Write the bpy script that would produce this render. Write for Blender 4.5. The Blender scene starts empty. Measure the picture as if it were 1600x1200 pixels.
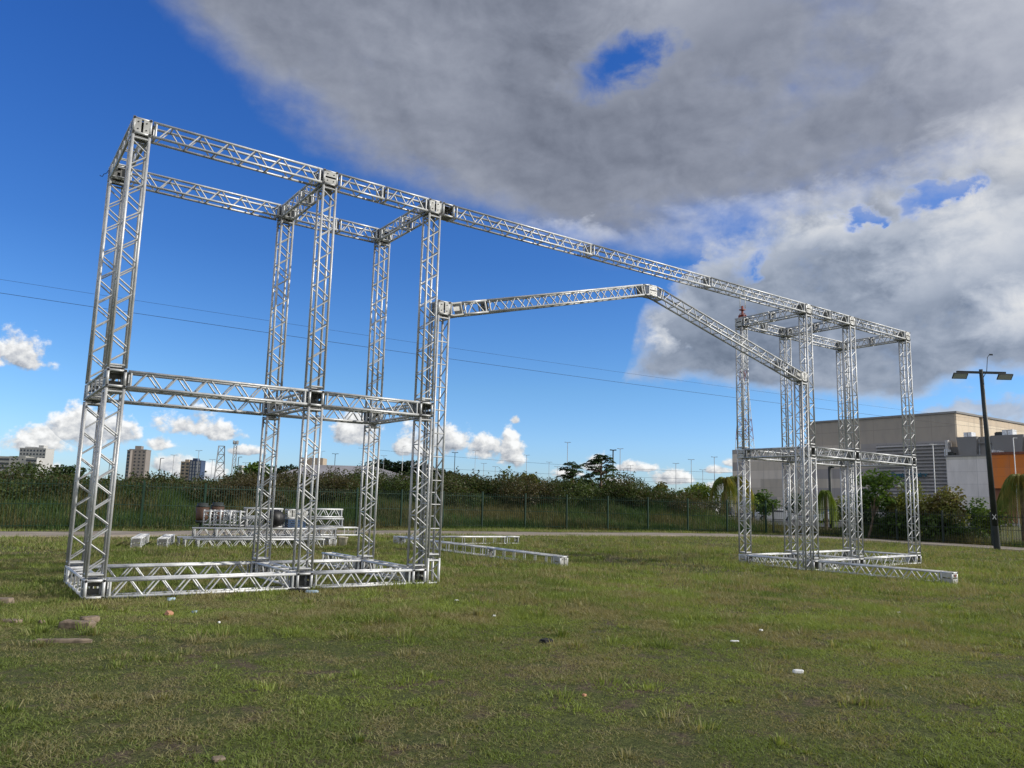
import bpy, math, random
import numpy as np
from mathutils import Vector, Matrix

# ------------------------------------------------------------------ camera, sky, sun, exposure
SC = bpy.context.scene
COL = SC.collection
CAM_POS = (-1.8693, -13.5471, 1.6781)
FW = Vector((0.57049598, 0.80783947, 0.14808688))
RT = Vector((0.81424723, -0.57990626, 0.02664916))
UP = Vector((-0.10740475, -0.10537609, 0.98861524))
FOC = 1206.73
cam_data = bpy.data.cameras.new('camera')
cam_data.sensor_width = 36.0
cam_data.lens = FOC / 1600.0 * 36.0
cam_data.clip_start = 0.1
cam_data.clip_end = 6000.0
cam = bpy.data.objects.new('camera', cam_data)
COL.objects.link(cam)
cam.matrix_world = Matrix(((RT.x, UP.x, -FW.x, CAM_POS[0]), (RT.y, UP.y, -FW.y, CAM_POS[1]),
                           (RT.z, UP.z, -FW.z, CAM_POS[2]), (0, 0, 0, 1)))
SC.camera = cam
SC.view_settings.view_transform = 'Standard'
SC.view_settings.look = 'None'
SC.view_settings.gamma = 1.0
SC.view_settings.exposure = 0.0
SC.view_settings.use_curve_mapping = False
SC.cycles.max_bounces = 6
SC.cycles.transparent_max_bounces = 8

SUN_EL = math.radians(27.0)
SUN_AZ = math.radians(128.0)          # clockwise from +Y: right of the camera and a little behind it
sun_data = bpy.data.lights.new('sun', 'SUN')
sun_data.energy = 4.0
sun_data.angle = math.radians(0.6)
sun_data.color = (1.0, 0.95, 0.87)
sun = bpy.data.objects.new('sun', sun_data)
COL.objects.link(sun)
sdir = Vector((math.sin(SUN_AZ) * math.cos(SUN_EL), math.cos(SUN_AZ) * math.cos(SUN_EL), math.sin(SUN_EL)))
sun.rotation_euler = sdir.to_track_quat('Z', 'Y').to_euler()
sun.location = (20, -20, 30)

world = bpy.data.worlds.new('World')
SC.world = world
world.use_nodes = True
WT = world.node_tree
WT.nodes.clear()


def nd(t, typ, **kw):
    n = t.nodes.new(typ)
    for k, v in kw.items():
        setattr(n, k, v)
    return n


def put(t, sock, v):
    if hasattr(v, 'is_output') or isinstance(v, bpy.types.NodeSocket):
        t.links.new(v, sock)
    else:
        sock.default_value = v


def mth(t, op, a, b=0.0, c=0.0, clamp=False):
    n = nd(t, 'ShaderNodeMath', operation=op, use_clamp=clamp)
    put(t, n.inputs[0], a)
    if len(n.inputs) > 1:
        put(t, n.inputs[1], b)
    if len(n.inputs) > 2:
        put(t, n.inputs[2], c)
    return n.outputs[0]


def sstep(t, x, lo, hi, a=0.0, b=1.0):
    n = nd(t, 'ShaderNodeMapRange', interpolation_type='SMOOTHSTEP')
    put(t, n.inputs[0], x)
    n.inputs[1].default_value, n.inputs[2].default_value = lo, hi
    n.inputs[3].default_value, n.inputs[4].default_value = a, b
    return n.outputs[0]


def lin(t, x, lo, hi, a=0.0, b=1.0):
    n = nd(t, 'ShaderNodeMapRange')
    put(t, n.inputs[0], x)
    n.inputs[1].default_value, n.inputs[2].default_value = lo, hi
    n.inputs[3].default_value, n.inputs[4].default_value = a, b
    return n.outputs[0]


def mixc(t, f, a, b, mode='MIX'):
    n = nd(t, 'ShaderNodeMix', data_type='RGBA', blend_type=mode)
    put(t, n.inputs[0], f)
    put(t, n.inputs[6], a)
    put(t, n.inputs[7], b)
    return n.outputs[2]


def noise(t, vec, scale, detail=4.0, rough=0.5, dist=0.0):
    n = nd(t, 'ShaderNodeTexNoise')
    if vec is not None:
        t.links.new(vec, n.inputs['Vector'])
    n.inputs['Scale'].default_value = scale
    n.inputs['Detail'].default_value = detail
    n.inputs['Roughness'].default_value = rough
    n.inputs['Distortion'].default_value = dist
    return n.outputs[0]


def vmul(t, vec, s, off=(0, 0, 0)):
    n = nd(t, 'ShaderNodeMapping')
    t.links.new(vec, n.inputs[0])
    n.inputs['Scale'].default_value = s
    n.inputs['Location'].default_value = off
    return n.outputs[0]


def curve(t, x, lo, hi, pts, vlo, vhi):
    """piecewise table: x in [lo,hi] -> value in [vlo,vhi]"""
    tt = lin(t, x, lo, hi)
    n = nd(t, 'ShaderNodeFloatCurve')
    c = n.mapping.curves[0]
    q = [((p - lo) / (hi - lo), (v - vlo) / (vhi - vlo)) for p, v in pts]
    c.points[0].location = q[0]
    c.points[1].location = q[-1]
    for p in q[1:-1]:
        c.points.new(p[0], p[1])
    for p in c.points:
        p.handle_type = 'VECTOR'
    n.mapping.update()
    t.links.new(tt, n.inputs['Value'])
    return lin(t, n.outputs[0], 0.0, 1.0, vlo, vhi)


def build_sky():
    t = WT
    gen = nd(t, 'ShaderNodeTexCoord').outputs['Generated']
    s = nd(t, 'ShaderNodeSeparateXYZ')
    t.links.new(gen, s.inputs[0])
    X, Y, Z = s.outputs
    az = mth(t, 'MULTIPLY', mth(t, 'ARCTAN2', X, Y), 57.29578)
    el = mth(t, 'MULTIPLY', mth(t, 'ARCSINE', Z), 57.29578)
    sky = nd(t, 'ShaderNodeTexSky', sky_type='NISHITA', sun_disc=False)
    sky.sun_elevation = SUN_EL
    sky.sun_rotation = SUN_AZ
    sky.air_density = 1.0
    sky.dust_density = 0.35
    sky.ozone_density = 2.2
    hsv = nd(t, 'ShaderNodeHueSaturation')
    hsv.inputs['Saturation'].default_value = 1.22
    hsv.inputs['Value'].default_value = SKY_STRENGTH
    t.links.new(sky.outputs[0], hsv.inputs['Color'])
    base = hsv.outputs[0]
    tr = nd(t, 'ShaderNodeValToRGB')
    t.links.new(lin(t, el, 0.0, 40.0), tr.inputs[0])
    e = tr.color_ramp.elements
    e[0].position, e[0].color = 0.03, (0.90 / 2, 1.21 / 2, 1.98 / 2, 1)
    e[1].position, e[1].color = 0.72, (0.54 / 2, 0.90 / 2, 1.56 / 2, 1)
    for p_, c_ in ((0.2, (0.86, 1.16, 1.60)), (0.43, (0.62, 0.94, 1.48))):
        q = e.new(p_)
        q.color = (c_[0] / 2, c_[1] / 2, c_[2] / 2, 1)
    base = mixc(t, 1.0, base, tr.outputs[0], 'MULTIPLY')
    base = mixc(t, 1.0, base, (2, 2, 2, 1), 'MULTIPLY')
    # shared noises on the sky direction
    nA = noise(t, vmul(t, gen, (1, 1, 2.2)), 3.6, 8, 0.5, 0.2)
    nB = noise(t, vmul(t, gen, (1, 1, 1.5), (3.1, 1.7, 0.4)), 17.0, 7, 0.58, 0.2)
    nBs = noise(t, vmul(t, gen, (1, 1, 1.5), (3.1 + 0.005, 1.7 - 0.008, 0.4 + 0.012)), 17.0, 7, 0.58, 0.2)
    relief = mth(t, 'MULTIPLY', mth(t, 'SUBTRACT', nB, nBs), 6.0)
    nAc = mth(t, 'SUBTRACT', nA, 0.5)
    nBc = mth(t, 'SUBTRACT', nB, 0.5)
    nC = noise(t, vmul(t, gen, (1, 1, 1.2), (7.3, 2.2, 5.5)), 38.0, 6, 0.6, 0.1)
    nCs = noise(t, vmul(t, gen, (1, 1, 1.2), (7.3 + 0.003, 2.2 - 0.004, 5.5 + 0.007)), 38.0, 6, 0.6, 0.1)
    nCc = mth(t, 'SUBTRACT', nC, 0.5)
    reliefC = mth(t, 'MULTIPLY', mth(t, 'SUBTRACT', nC, nCs), 5.0)

    azw = mth(t, 'MULTIPLY_ADD', nBc, 9.0, az)
    elw = mth(t, 'MULTIPLY_ADD', nAc, 5.0, mth(t, 'MULTIPLY_ADD', nBs, 5.0, mth(t, 'SUBTRACT', el, 2.5)))

    def lobe(a0, e0, ra, re, rot=0.0):
        c, s_ = math.cos(math.radians(rot)), math.sin(math.radians(rot))
        da = mth(t, 'SUBTRACT', azw, a0)
        de = mth(t, 'SUBTRACT', elw, e0)
        u = mth(t, 'MULTIPLY_ADD', da, c / ra, mth(t, 'MULTIPLY', de, s_ / ra))
        v = mth(t, 'MULTIPLY_ADD', da, -s_ / re, mth(t, 'MULTIPLY', de, c / re))
        r = mth(t, 'SQRT', mth(t, 'MULTIPLY_ADD', u, u, mth(t, 'MULTIPLY', v, v)))
        return mth(t, 'SUBTRACT', 1.0, r)
    # the wide grey bank overhead on the right
    edge = curve(t, az, -20, 100, [(-20, 70), (-8, 60), (0, 44), (5, 36.0), (10.2, 30.6), (14.5, 27.2), (19.9, 24.4), (24.8, 22.6), (32.3, 20.6),
                                   (37, 19.4), (41, 18.2), (47, 18.2), (54, 18.8), (60, 19.2), (67, 19.6), (80, 20), (100, 30)], 0, 80)
    d1 = mth(t, 'MULTIPLY', mth(t, 'SUBTRACT', el, edge), 0.30)
    d1 = mth(t, 'MINIMUM', d1, 1.2)
    d1 = mth(t, 'ADD', d1, mth(t, 'MULTIPLY', nAc, 3.0))
    d1 = mth(t, 'ADD', d1, mth(t, 'MULTIPLY', nBc, 0.7))
    hole = mth(t, 'MULTIPLY', mth(t, 'MAXIMUM', lobe(43.3, 31.4, 5.8, 2.7, 14), 0.0), 2.0)
    d1 = mth(t, 'ADD', mth(t, 'SUBTRACT', d1, hole), mth(t, 'MULTIPLY', nCc, 0.6))
    # the second bank, lower right
    top2 = curve(t, az, -20, 100, [(-20, 0), (38, 0), (43, 6), (45, 14.5), (50, 18.6), (56, 21.0), (62, 22.6), (70, 24.5), (85, 24), (100, 20)], 0, 80)
    bot2 = curve(t, az, -20, 100, [(-20, 20), (42, 10), (45, 9.2), (50, 8.6), (56, 7.9), (62, 6.6), (65, 8.2), (69, 8.8), (80, 8), (100, 9)], 0, 80)
    d2 = mth(t, 'MINIMUM', mth(t, 'MULTIPLY', mth(t, 'SUBTRACT', top2, el), 0.45), mth(t, 'MULTIPLY', mth(t, 'SUBTRACT', el, bot2), 0.9))
    d2 = mth(t, 'MINIMUM', mth(t, 'MINIMUM', d2, mth(t, 'MULTIPLY', mth(t, 'SUBTRACT', az, 44.2), 0.45)), 1.2)
    d2 = mth(t, 'ADD', d2, mth(t, 'MULTIPLY', nBc, 2.2))
    d2 = mth(t, 'ADD', d2, mth(t, 'ADD', mth(t, 'MULTIPLY', nAc, 1.5), mth(t, 'MULTIPLY', nCc, 0.9)))
    for h in [(47.0, 18.0, 3.0, 1.0, 0, 2.6), (60.5, 19.3, 2.4, 1.0, 15, 2.6), (65.0, 20.0, 2.6, 1.2, 10, 2.7), (52.5, 16.0, 2.2, 1.2, 20, 1.2), (47.0, 15.8, 2.0, 1.0, 0, 1.0)]:
        d2 = mth(t, 'SUBTRACT', d2, mth(t, 'MULTIPLY', mth(t, 'MAXIMUM', lobe(*h[:5]), 0.0), h[5]))
    dd = mth(t, 'MAXIMUM', d1, d2)
    # thin veil low on the right
    d3 = mth(t, 'ADD', mth(t, 'MULTIPLY', lobe(66.8, 6.3, 4.5, 1.4, 4), 1.4), mth(t, 'MULTIPLY', nBc, 2.0))
    aB1 = sstep(t, d1, -0.45, 1.15)
    aB2 = sstep(t, d2, -0.5, 0.95)
    aB3 = mth(t, 'MULTIPLY', sstep(t, d3, 0.0, 0.9), 0.8)
    # colours of the grey banks
    g1 = sstep(t, d1, 0.1, 2.0, 0.34, 0.245)
    g1 = mth(t, 'ADD', g1, mth(t, 'MULTIPLY', nAc, -0.16))
    g1 = mth(t, 'ADD', g1, mth(t, 'MULTIPLY', relief, 0.035))
    for L in [(54.0, 19.2, 13.0, 2.6, 4, 0.50), (70.0, 22.0, 9.0, 4.0, 10, 0.42), (39.5, 19.6, 4.0, 1.4, -10, 0.5), (70, 33, 9, 13, 0, 0.30), (47, 35, 10, 4, 0, 0.16), (33, 23.5, 7, 3, -25, 0.05), (29, 30, 9, 5, -40, 0.06)]:
        g1 = mth(t, 'ADD', g1, mth(t, 'MULTIPLY', mth(t, 'MAXIMUM', lobe(*L[:5]), 0.0), L[5]))
    g2 = mth(t, 'ADD', 0.385, mth(t, 'MULTIPLY', relief, 0.075))
    g2 = mth(t, 'ADD', g2, sstep(t, d2, 0.0, 0.9, 0.16, -0.05))
    for L in [(68.0, 17.5, 7.5, 4.5, 0, 0.36), (70, 12.5, 5, 2.4, 0, 0.42), (67, 19.0, 4, 1.5, 10, 0.2), (63.0, 14.5, 3, 2.0, 30, 0.12), (58.5, 18.8, 6, 1.6, 5, 0.4), (52, 17.2, 6, 1.6, 5, 0.22), (46.3, 12.0, 1.6, 1.6, 0, 0.5), (47.0, 14.5, 2.5, 1.6, 0, 0.25), (52, 11, 8, 3.0, 0, -0.10)]:
        g2 = mth(t, 'ADD', g2, mth(t, 'MULTIPLY', mth(t, 'MAXIMUM', lobe(*L[:5]), 0.0), L[5]))

    def tint(g, cool):
        g = mth(t, 'MAXIMUM', g, 0.16)
        cm = nd(t, 'ShaderNodeCombineColor')
        w = lin(t, g, 0.2, 0.8, 0.0, 1.0)
        t.links.new(mth(t, 'MULTIPLY', g, lin(t, w, 0, 1, cool[0], 1.0)), cm.inputs[0])
        t.links.new(mth(t, 'MULTIPLY', g, lin(t, w, 0, 1, cool[1], 1.0)), cm.inputs[1])
        t.links.new(mth(t, 'MULTIPLY', g, lin(t, w, 0, 1, cool[2], 0.99)), cm.inputs[2])
        return cm.outputs[0]
    col = mixc(t, aB3, base, tint(mth(t, 'ADD', 0.5, mth(t, 'MULTIPLY', relief, 0.1)), (0.93, 1.02, 1.25)))
    # cumulus low over the horizon: (az, el, half width, half height above its base)
    cum = [(2.2, 7.9, 1.7, 1.6), (0.6, 7.6, 1.6, 1.1), (3.9, 2.6, 1.9, 1.3), (6.3, 3.4, 2.2, 1.7), (8.2, 3.5, 1.5, 1.3), (12.8, 4.2, 2.5, 1.3), (14.8, 4.0, 1.6, 0.9), (10.8, 3.0, 0.9, 0.8), (24.0, 4.3, 1.7, 1.4),
           (28.0, 3.6, 1.7, 1.6), (30.4, 4.0, 2.2, 1.9), (33.2, 3.4, 1.5, 1.4), (35.3, 3.1, 1.0, 1.9), (35.6, 5.8, 0.4, 0.5), (0.5, 1.6, 1.4, 0.9), (3.4, 1.0, 2.5, 0.8), (11.5, 1.6, 1.2, 0.9), (13.2, 1.3, 2.0, 1.0), (41.3, 2.6, 1.1, 0.9),
           (39.3, 2.0, 1.2, 0.8), (44.0, 2.5, 1.7, 0.6), (47.2, 1.7, 1.8, 0.7), (50.2, 2.4, 1.2, 0.4), (51.7, 2.9, 1.2, 0.5), (54.6, 2.2, 1.1, 0.5), (57.2, 3.8, 1.3, 0.7), (43.1, 1.2, 1.3, 0.6), (16.5, 2.8, 1.3, 0.5),
           (50.5, 1.2, 1.6, 0.5), (21.0, 2.2, 0.8, 0.3)]
    best = None
    hh = None
    for a0, e0, ra, re in cum:
        ra, re = ra * 1.12, re * 1.12
        da = mth(t, 'MULTIPLY', mth(t, 'SUBTRACT', az, a0), 1.0 / ra)
        de0 = mth(t, 'SUBTRACT', el, e0)
        up = mth(t, 'MULTIPLY', mth(t, 'MAXIMUM', de0, 0.0), 1.0 / re)
        dn = mth(t, 'MULTIPLY', mth(t, 'MINIMUM', de0, 0.0), 1.0 / (re * 0.45))
        v = mth(t, 'ADD', up, dn)
        r = mth(t, 'SUBTRACT', 1.0, mth(t, 'SQRT', mth(t, 'MULTIPLY_ADD', da, da, mth(t, 'MULTIPLY', v, v))))
        h = mth(t, 'ADD', mth(t, 'MULTIPLY', v, 0.5), mth(t, 'MULTIPLY', da, 0.12))
        if best is None:
            best, hh = r, h
        else:
            g = mth(t, 'GREATER_THAN', r, best)
            hh = mth(t, 'ADD', mth(t, 'MULTIPLY', h, g), mth(t, 'MULTIPLY', hh, mth(t, 'SUBTRACT', 1.0, g)))
            best = mth(t, 'MAXIMUM', r, best)
    dcu = mth(t, 'ADD', mth(t, 'MAXIMUM', best, -1.2), mth(t, 'ADD', mth(t, 'MULTIPLY', nCc, 2.1), mth(t, 'MULTIPLY', nBc, 1.3)))
    aC = sstep(t, dcu, 0.0, 0.45)
    gc = mth(t, 'ADD', sstep(t, hh, -0.6, 0.45, 0.46, 0.90), mth(t, 'MULTIPLY', reliefC, 0.34))
    gc = mth(t, 'MINIMUM', gc, 1.0)
    col = mixc(t, mth(t, 'MULTIPLY', aC, 0.96), col, tint(gc, (0.92, 1.0, 1.16)))
    col = mixc(t, mth(t, 'MULTIPLY', aB2, 0.97), col, tint(g2, (0.82, 1.0, 1.33)))
    col = mixc(t, mth(t, 'MULTIPLY', aB1, 0.97), col, tint(g1, (0.90, 1.0, 1.26)))
    # unseen broken cloud, added for neutral fill, over the rest of the sky (behind the camera and to its left)
    off = mth(t, 'ABSOLUTE', mth(t, 'SUBTRACT', az, 35.0))
    off = mth(t, 'MINIMUM', off, mth(t, 'SUBTRACT', 360.0, off))
    d4 = mth(t, 'ADD', mth(t, 'MULTIPLY', nAc, 4.0), mth(t, 'ADD', mth(t, 'MULTIPLY', nBc, 1.2), sstep(t, off, 50.0, 85.0, -5.0, 0.42)))
    g4 = mth(t, 'ADD', 0.80, mth(t, 'ADD', mth(t, 'MULTIPLY', nAc, -0.5), mth(t, 'MULTIPLY', relief, 0.1)))
    warm = mixc(t, 1.0, tint(g4, (0.92, 1.0, 1.2)), (1.03, 1.0, 0.95, 1), 'MULTIPLY')
    col = mixc(t, sstep(t, d4, -0.1, 0.5), col, warm)
    bg = nd(t, 'ShaderNodeBackground')
    t.links.new(col, bg.inputs[0])
    bg.inputs[1].default_value = 1.0
    out = nd(t, 'ShaderNodeOutputWorld')
    t.links.new(bg.outputs[0], out.inputs[0])
    world.cycles.sampling_method = 'MANUAL'
    world.cycles.sample_map_resolution = 512


SKY_STRENGTH = 0.10
build_sky()


# ------------------------------------------------------------------ helpers
rng = np.random.default_rng(7)
random.seed(7)
CP = Vector(CAM_POS)


def P3(px, py, D):
    """world point seen at photo position px,py at D metres along the view axis"""
    return CP + (FW + RT * ((px - 800) / FOC) - UP * ((py - 600) / FOC)) * D


def ray(px, py):
    return FW + RT * ((px - 800) / FOC) - UP * ((py - 600) / FOC)


def ss(lo, hi, x):
    t = np.clip((np.asarray(x, float) - lo) / (hi - lo), 0, 1)
    return t * t * (3 - 2 * t)


FX = [-120, -25, -5, 5.8, 9.3, 15, 22.4, 27.6, 32.1, 36, 39.8, 41.2, 42.8, 44.3, 46, 60]
FY = [24, 22, 22.3, 22.5, 23.1, 23.7, 23.9, 22.3, 20.6, 18.9, 17.1, 14.5, 9.2, 4.9, -3, -60]

_lat = np.random.default_rng(3).random((257, 257))


def vnoise(x, y, s):
    x = np.asarray(x, float) * s + 1000.3
    y = np.asarray(y, float) * s + 1000.7
    xi, yi = np.floor(x).astype(int), np.floor(y).astype(int)
    fx, fy = x - xi, y - yi
    fx, fy = fx * fx * (3 - 2 * fx), fy * fy * (3 - 2 * fy)
    a, b = _lat[xi % 256, yi % 256], _lat[(xi + 1) % 256, yi % 256]
    c, d = _lat[xi % 256, (yi + 1) % 256], _lat[(xi + 1) % 256, (yi + 1) % 256]
    return (a * (1 - fx) + b * fx) * (1 - fy) + (c * (1 - fx) + d * fx) * fy


def behind(x, y):
    return (np.asarray(y, float) - np.interp(x, FX, FY)) * 0.95


def gz(x, y):
    x, y = np.asarray(x, float), np.asarray(y, float)
    z = -0.13 * ss(6, 16, x) * (1 - ss(6, 14, y)) - 0.05 * ss(16, 22, x) * 0
    az = np.degrees(np.arctan2(x - CP.x, y - CP.y))
    d = behind(x, y)
    z = z + 1.15 * ss(0.5, 8, d) * (1 - ss(40, 70, d)) * (1 - ss(48.5, 52.5, az))
    near = (1 - ss(60, 120, np.hypot(x, y)))
    z = z + (vnoise(x, y, 0.55) - 0.5) * 0.05 * near + (vnoise(x, y, 2.3) - 0.5) * 0.018 * near
    return z


def g1(x, y):
    return float(gz(x, y))


def tag(o, label=None, cat=None, group=None, kind=None):
    if label:
        o['label'] = label
    if cat:
        o['category'] = cat
    if group:
        o['group'] = group
    if kind:
        o['kind'] = kind
    return o


def empty(name, loc, label, cat, group=None, rz=0.0):
    o = bpy.data.objects.new(name, None)
    o.empty_display_size = 0.2
    o.location = loc
    o.rotation_euler = (0, 0, rz)
    COL.objects.link(o)
    return tag(o, label, cat, group)


def mesh_np(name, V, F, mat, parent=None, smooth=False, loc=None):
    """V (n,3); F (m,k) quads or tris"""
    V = np.asarray(V, dtype=np.float32)
    F = np.asarray(F, dtype=np.int32)
    me = bpy.data.meshes.new(name)
    me.vertices.add(len(V))
    me.vertices.foreach_set('co', V.ravel())
    k = F.shape[1]
    me.loops.add(F.size)
    me.loops.foreach_set('vertex_index', F.ravel())
    me.polygons.add(len(F))
    me.polygons.foreach_set('loop_start', np.arange(0, F.size, k, dtype=np.int32))
    me.polygons.foreach_set('loop_total', np.full(len(F), k, dtype=np.int32))
    if smooth:
        me.polygons.foreach_set('use_smooth', np.ones(len(F), dtype=bool))
    me.update(calc_edges=True)
    me.materials.append(mat)
    o = bpy.data.objects.new(name, me)
    COL.objects.link(o)
    if loc is not None:
        o.location = loc
    if parent is not None:
        o.parent = parent
    return o


class MB:
    def __init__(s):
        s.v, s.f, s.sm = [], [], []
        s.marks = []

    def mat(s, i):
        s.marks.append((len(s.f), i))

    def tube(s, a, b, r, n=8, r2=None, cap=False):
        a, b = Vector(a), Vector(b)
        d = (b - a)
        if d.length < 1e-6:
            return
        d.normalize()
        x = d.orthogonal().normalized()
        y = d.cross(x)
        r2 = r if r2 is None else r2
        i0 = len(s.v)
        for p, rr in ((a, r), (b, r2)):
            for k in range(n):
                t = 2 * math.pi * k / n
                s.v.append(p + x * (math.cos(t) * rr) + y * (math.sin(t) * rr))
        for k in range(n):
            s.f.append((i0 + k, i0 + (k + 1) % n, i0 + n + (k + 1) % n, i0 + n + k))
            s.sm.append(True)
        if cap:
            s.f.append(tuple(i0 + k for k in range(n))[::-1])
            s.f.append(tuple(i0 + n + k for k in range(n)))
            s.sm += [False, False]

    def path(s, pts, radii, n=6):
        for i in range(len(pts) - 1):
            s.tube(pts[i], pts[i + 1], radii[i], n, radii[i + 1])

    def box(s, c, h, ax=None):
        c = Vector(c)
        ax = ax or (Vector((1, 0, 0)), Vector((0, 1, 0)), Vector((0, 0, 1)))
        i0 = len(s.v)
        for dx in (-1, 1):
            for dy in (-1, 1):
                for dz in (-1, 1):
                    s.v.append(c + ax[0] * (dx * h[0]) + ax[1] * (dy * h[1]) + ax[2] * (dz * h[2]))
        for q in ((0, 1, 3, 2), (4, 6, 7, 5), (0, 4, 5, 1), (2, 3, 7, 6), (0, 2, 6, 4), (1, 5, 7, 3)):
            s.f.append(tuple(i0 + k for k in q))
            s.sm.append(False)

    def bx(s, lo, hi):
        s.box([(lo[i] + hi[i]) / 2 for i in range(3)], [(hi[i] - lo[i]) / 2 for i in range(3)])

    def loft(s, rings, closed=True, cap=True):
        """rings: list of lists of points with the same count"""
        i0 = len(s.v)
        n = len(rings[0])
        for r in rings:
            s.v += [Vector(p) for p in r]
        for j in range(len(rings) - 1):
            for k in range(n if closed else n - 1):
                a, b = i0 + j * n + k, i0 + j * n + (k + 1) % n
                s.f.append((a, b, b + n, a + n))
                s.sm.append(True)
        if cap:
            s.f.append(tuple(i0 + k for k in range(n))[::-1])
            s.f.append(tuple(i0 + (len(rings) - 1) * n + k for k in range(n)))
            s.sm += [False, False]

    def build(s, name, mat, parent=None, origin=None, bevel=0.0):
        me = bpy.data.meshes.new(name)
        o0 = Vector(origin) if origin is not None else Vector((0, 0, 0))
        me.from_pydata([tuple(v - o0) for v in s.v], [], s.f)
        me.polygons.foreach_set('use_smooth', s.sm)
        for m_ in (mat if isinstance(mat, (list, tuple)) else [mat]):
            me.materials.append(m_)
        if s.marks:
            mi = np.zeros(len(s.f), dtype=np.int32)
            for k_, i_ in s.marks:
                mi[k_:] = i_
            me.polygons.foreach_set('material_index', mi)
        me.update()
        o = bpy.data.objects.new(name, me)
        COL.objects.link(o)
        if parent is not None:
            o.parent = parent
        if bevel:
            b = o.modifiers.new('bevel', 'BEVEL')
            b.width, b.segments, b.limit_method = bevel, 2, 'ANGLE'
        return o


# ------------------------------------------------------------------ materials
def new_mat(name):
    m = bpy.data.materials.new(name)
    m.use_nodes = True
    t = m.node_tree
    t.nodes.clear()
    out = nd(t, 'ShaderNodeOutputMaterial')
    return m, t, out


def pbsdf(t, out, col, rough=0.6, metal=0.0, spec=0.5, bump=None, bump_s=0.3, bump_d=0.01):
    p = nd(t, 'ShaderNodeBsdfPrincipled')
    put(t, p.inputs['Base Color'], col)
    put(t, p.inputs['Roughness'], rough)
    put(t, p.inputs['Metallic'], metal)
    p.inputs['Specular IOR Level'].default_value = spec
    if bump is not None:
        b = nd(t, 'ShaderNodeBump')
        b.inputs['Strength'].default_value = bump_s
        b.inputs['Distance'].default_value = bump_d
        t.links.new(bump, b.inputs['Height'])
        t.links.new(b.outputs[0], p.inputs['Normal'])
    t.links.new(p.outputs[0], out.inputs[0])
    return p


def obj_co(t):
    return nd(t, 'ShaderNodeTexCoord').outputs['Object']


def wpos(t):
    return nd(t, 'ShaderNodeNewGeometry').outputs['Position']


def c4(c, k=1.0):
    return (c[0] * k, c[1] * k, c[2] * k, 1)


def simple(name, col, rough=0.6, metal=0.0, var=0.2, scale=3.0, spec=0.4, world_co=False):
    m, t, out = new_mat(name)
    co = wpos(t) if world_co else obj_co(t)
    n = noise(t, co, scale, 5, 0.6)
    c = mixc(t, sstep(t, n, 0.3, 0.7), c4(col, 1 - var), c4(col, 1 + var))
    pbsdf(t, out, c, rough, metal, spec, noise(t, co, scale * 8, 3), 0.15, 0.01)
    return m


def metal_mat(name, base, metal, rough, spots=0.5):
    m, t, out = new_mat(name)
    co = wpos(t)
    n1 = noise(t, co, 2.2, 5, 0.65)
    n2 = noise(t, co, 34.0, 4, 0.6)
    n4 = noise(t, vmul(t, co, (9, 9, 3)), 1.0, 4, 0.6)
    c = mixc(t, sstep(t, n1, 0.35, 0.68), c4(base, 0.72), c4(base, 1.12))
    c = mixc(t, sstep(t, n4, 0.55, 0.75, 0, 0.45), c, c4(base, 0.5))
    # scuffs and grey oxide where hands and straps have rubbed
    c = mixc(t, sstep(t, n2, 0.60, 0.74, 0, spots), c, (0.23, 0.22, 0.20, 1))
    r = lin(t, n2, 0.3, 0.7, rough - 0.08, rough + 0.14)
    pbsdf(t, out, c, r, metal, 0.5, n2, 0.2, 0.002)
    return m


M = {}
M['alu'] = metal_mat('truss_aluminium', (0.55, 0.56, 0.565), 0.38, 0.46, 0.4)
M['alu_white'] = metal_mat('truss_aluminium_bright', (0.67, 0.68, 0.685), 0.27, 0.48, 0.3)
M['plate'] = metal_mat('gusset_steel', (0.50, 0.50, 0.48), 0.2, 0.55, 0.85)
M['plate_shaded'] = metal_mat('coupling_plate_shade_dirt', (0.20, 0.20, 0.19), 0.3, 0.55, 0.7)  # end and non-front plates: shade and dirt put into a darker colour
M['bolt'] = simple('bolt_black', (0.02, 0.02, 0.022), 0.5, 0.3)
M['concrete'] = simple('concrete_path', (0.27, 0.235, 0.195), 0.9, 0, 0.22, 0.7, 0.2, True)
M['fence_green'] = simple('fence_green_paint', (0.006, 0.032, 0.017), 0.45, 0, 0.25, 1.0)
M['fence_dark'] = simple('fence_dark_paint', (0.012, 0.022, 0.018), 0.5, 0, 0.3, 1.0)
M['pole_dark'] = simple('pole_dark_paint', (0.028, 0.034, 0.034), 0.55, 0, 0.35, 2.0)
M['pole_grey'] = simple('pole_grey_steel', (0.30, 0.31, 0.32), 0.5, 0.2, 0.15, 1.0)
M['wire'] = simple('wire_black', (0.02, 0.02, 0.025), 0.6)
M['bark'] = simple('bark', (0.16, 0.12, 0.085), 0.9, 0, 0.35, 4.0, 0.2)
M['black_bag'] = simple('black_plastic', (0.006, 0.006, 0.007), 0.5, 0, 0.3, 6.0, 0.5)
M['bucket'] = simple('bucket_plastic', (0.72, 0.66, 0.52), 0.5, 0, 0.2, 6.0)
M['blue'] = simple('blue_plastic', (0.05, 0.09, 0.17), 0.45, 0, 0.3, 4.0)
M['soil_brick'] = simple('clay_brick', (0.50, 0.26, 0.16), 0.9, 0, 0.2, 9.0)
M['wood_old'] = simple('weathered_wood', (0.19, 0.15, 0.11), 0.9, 0, 0.4, 12.0)
M['rubble'] = simple('broken_concrete', (0.20, 0.155, 0.115), 0.95, 0, 0.4, 14.0)
M['litter'] = simple('litter_white', (0.75, 0.76, 0.76), 0.5, 0, 0.15, 20.0)
M['litter_blue'] = simple('litter_blue_grey', (0.32, 0.42, 0.50), 0.3, 0, 0.3, 20.0)
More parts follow.
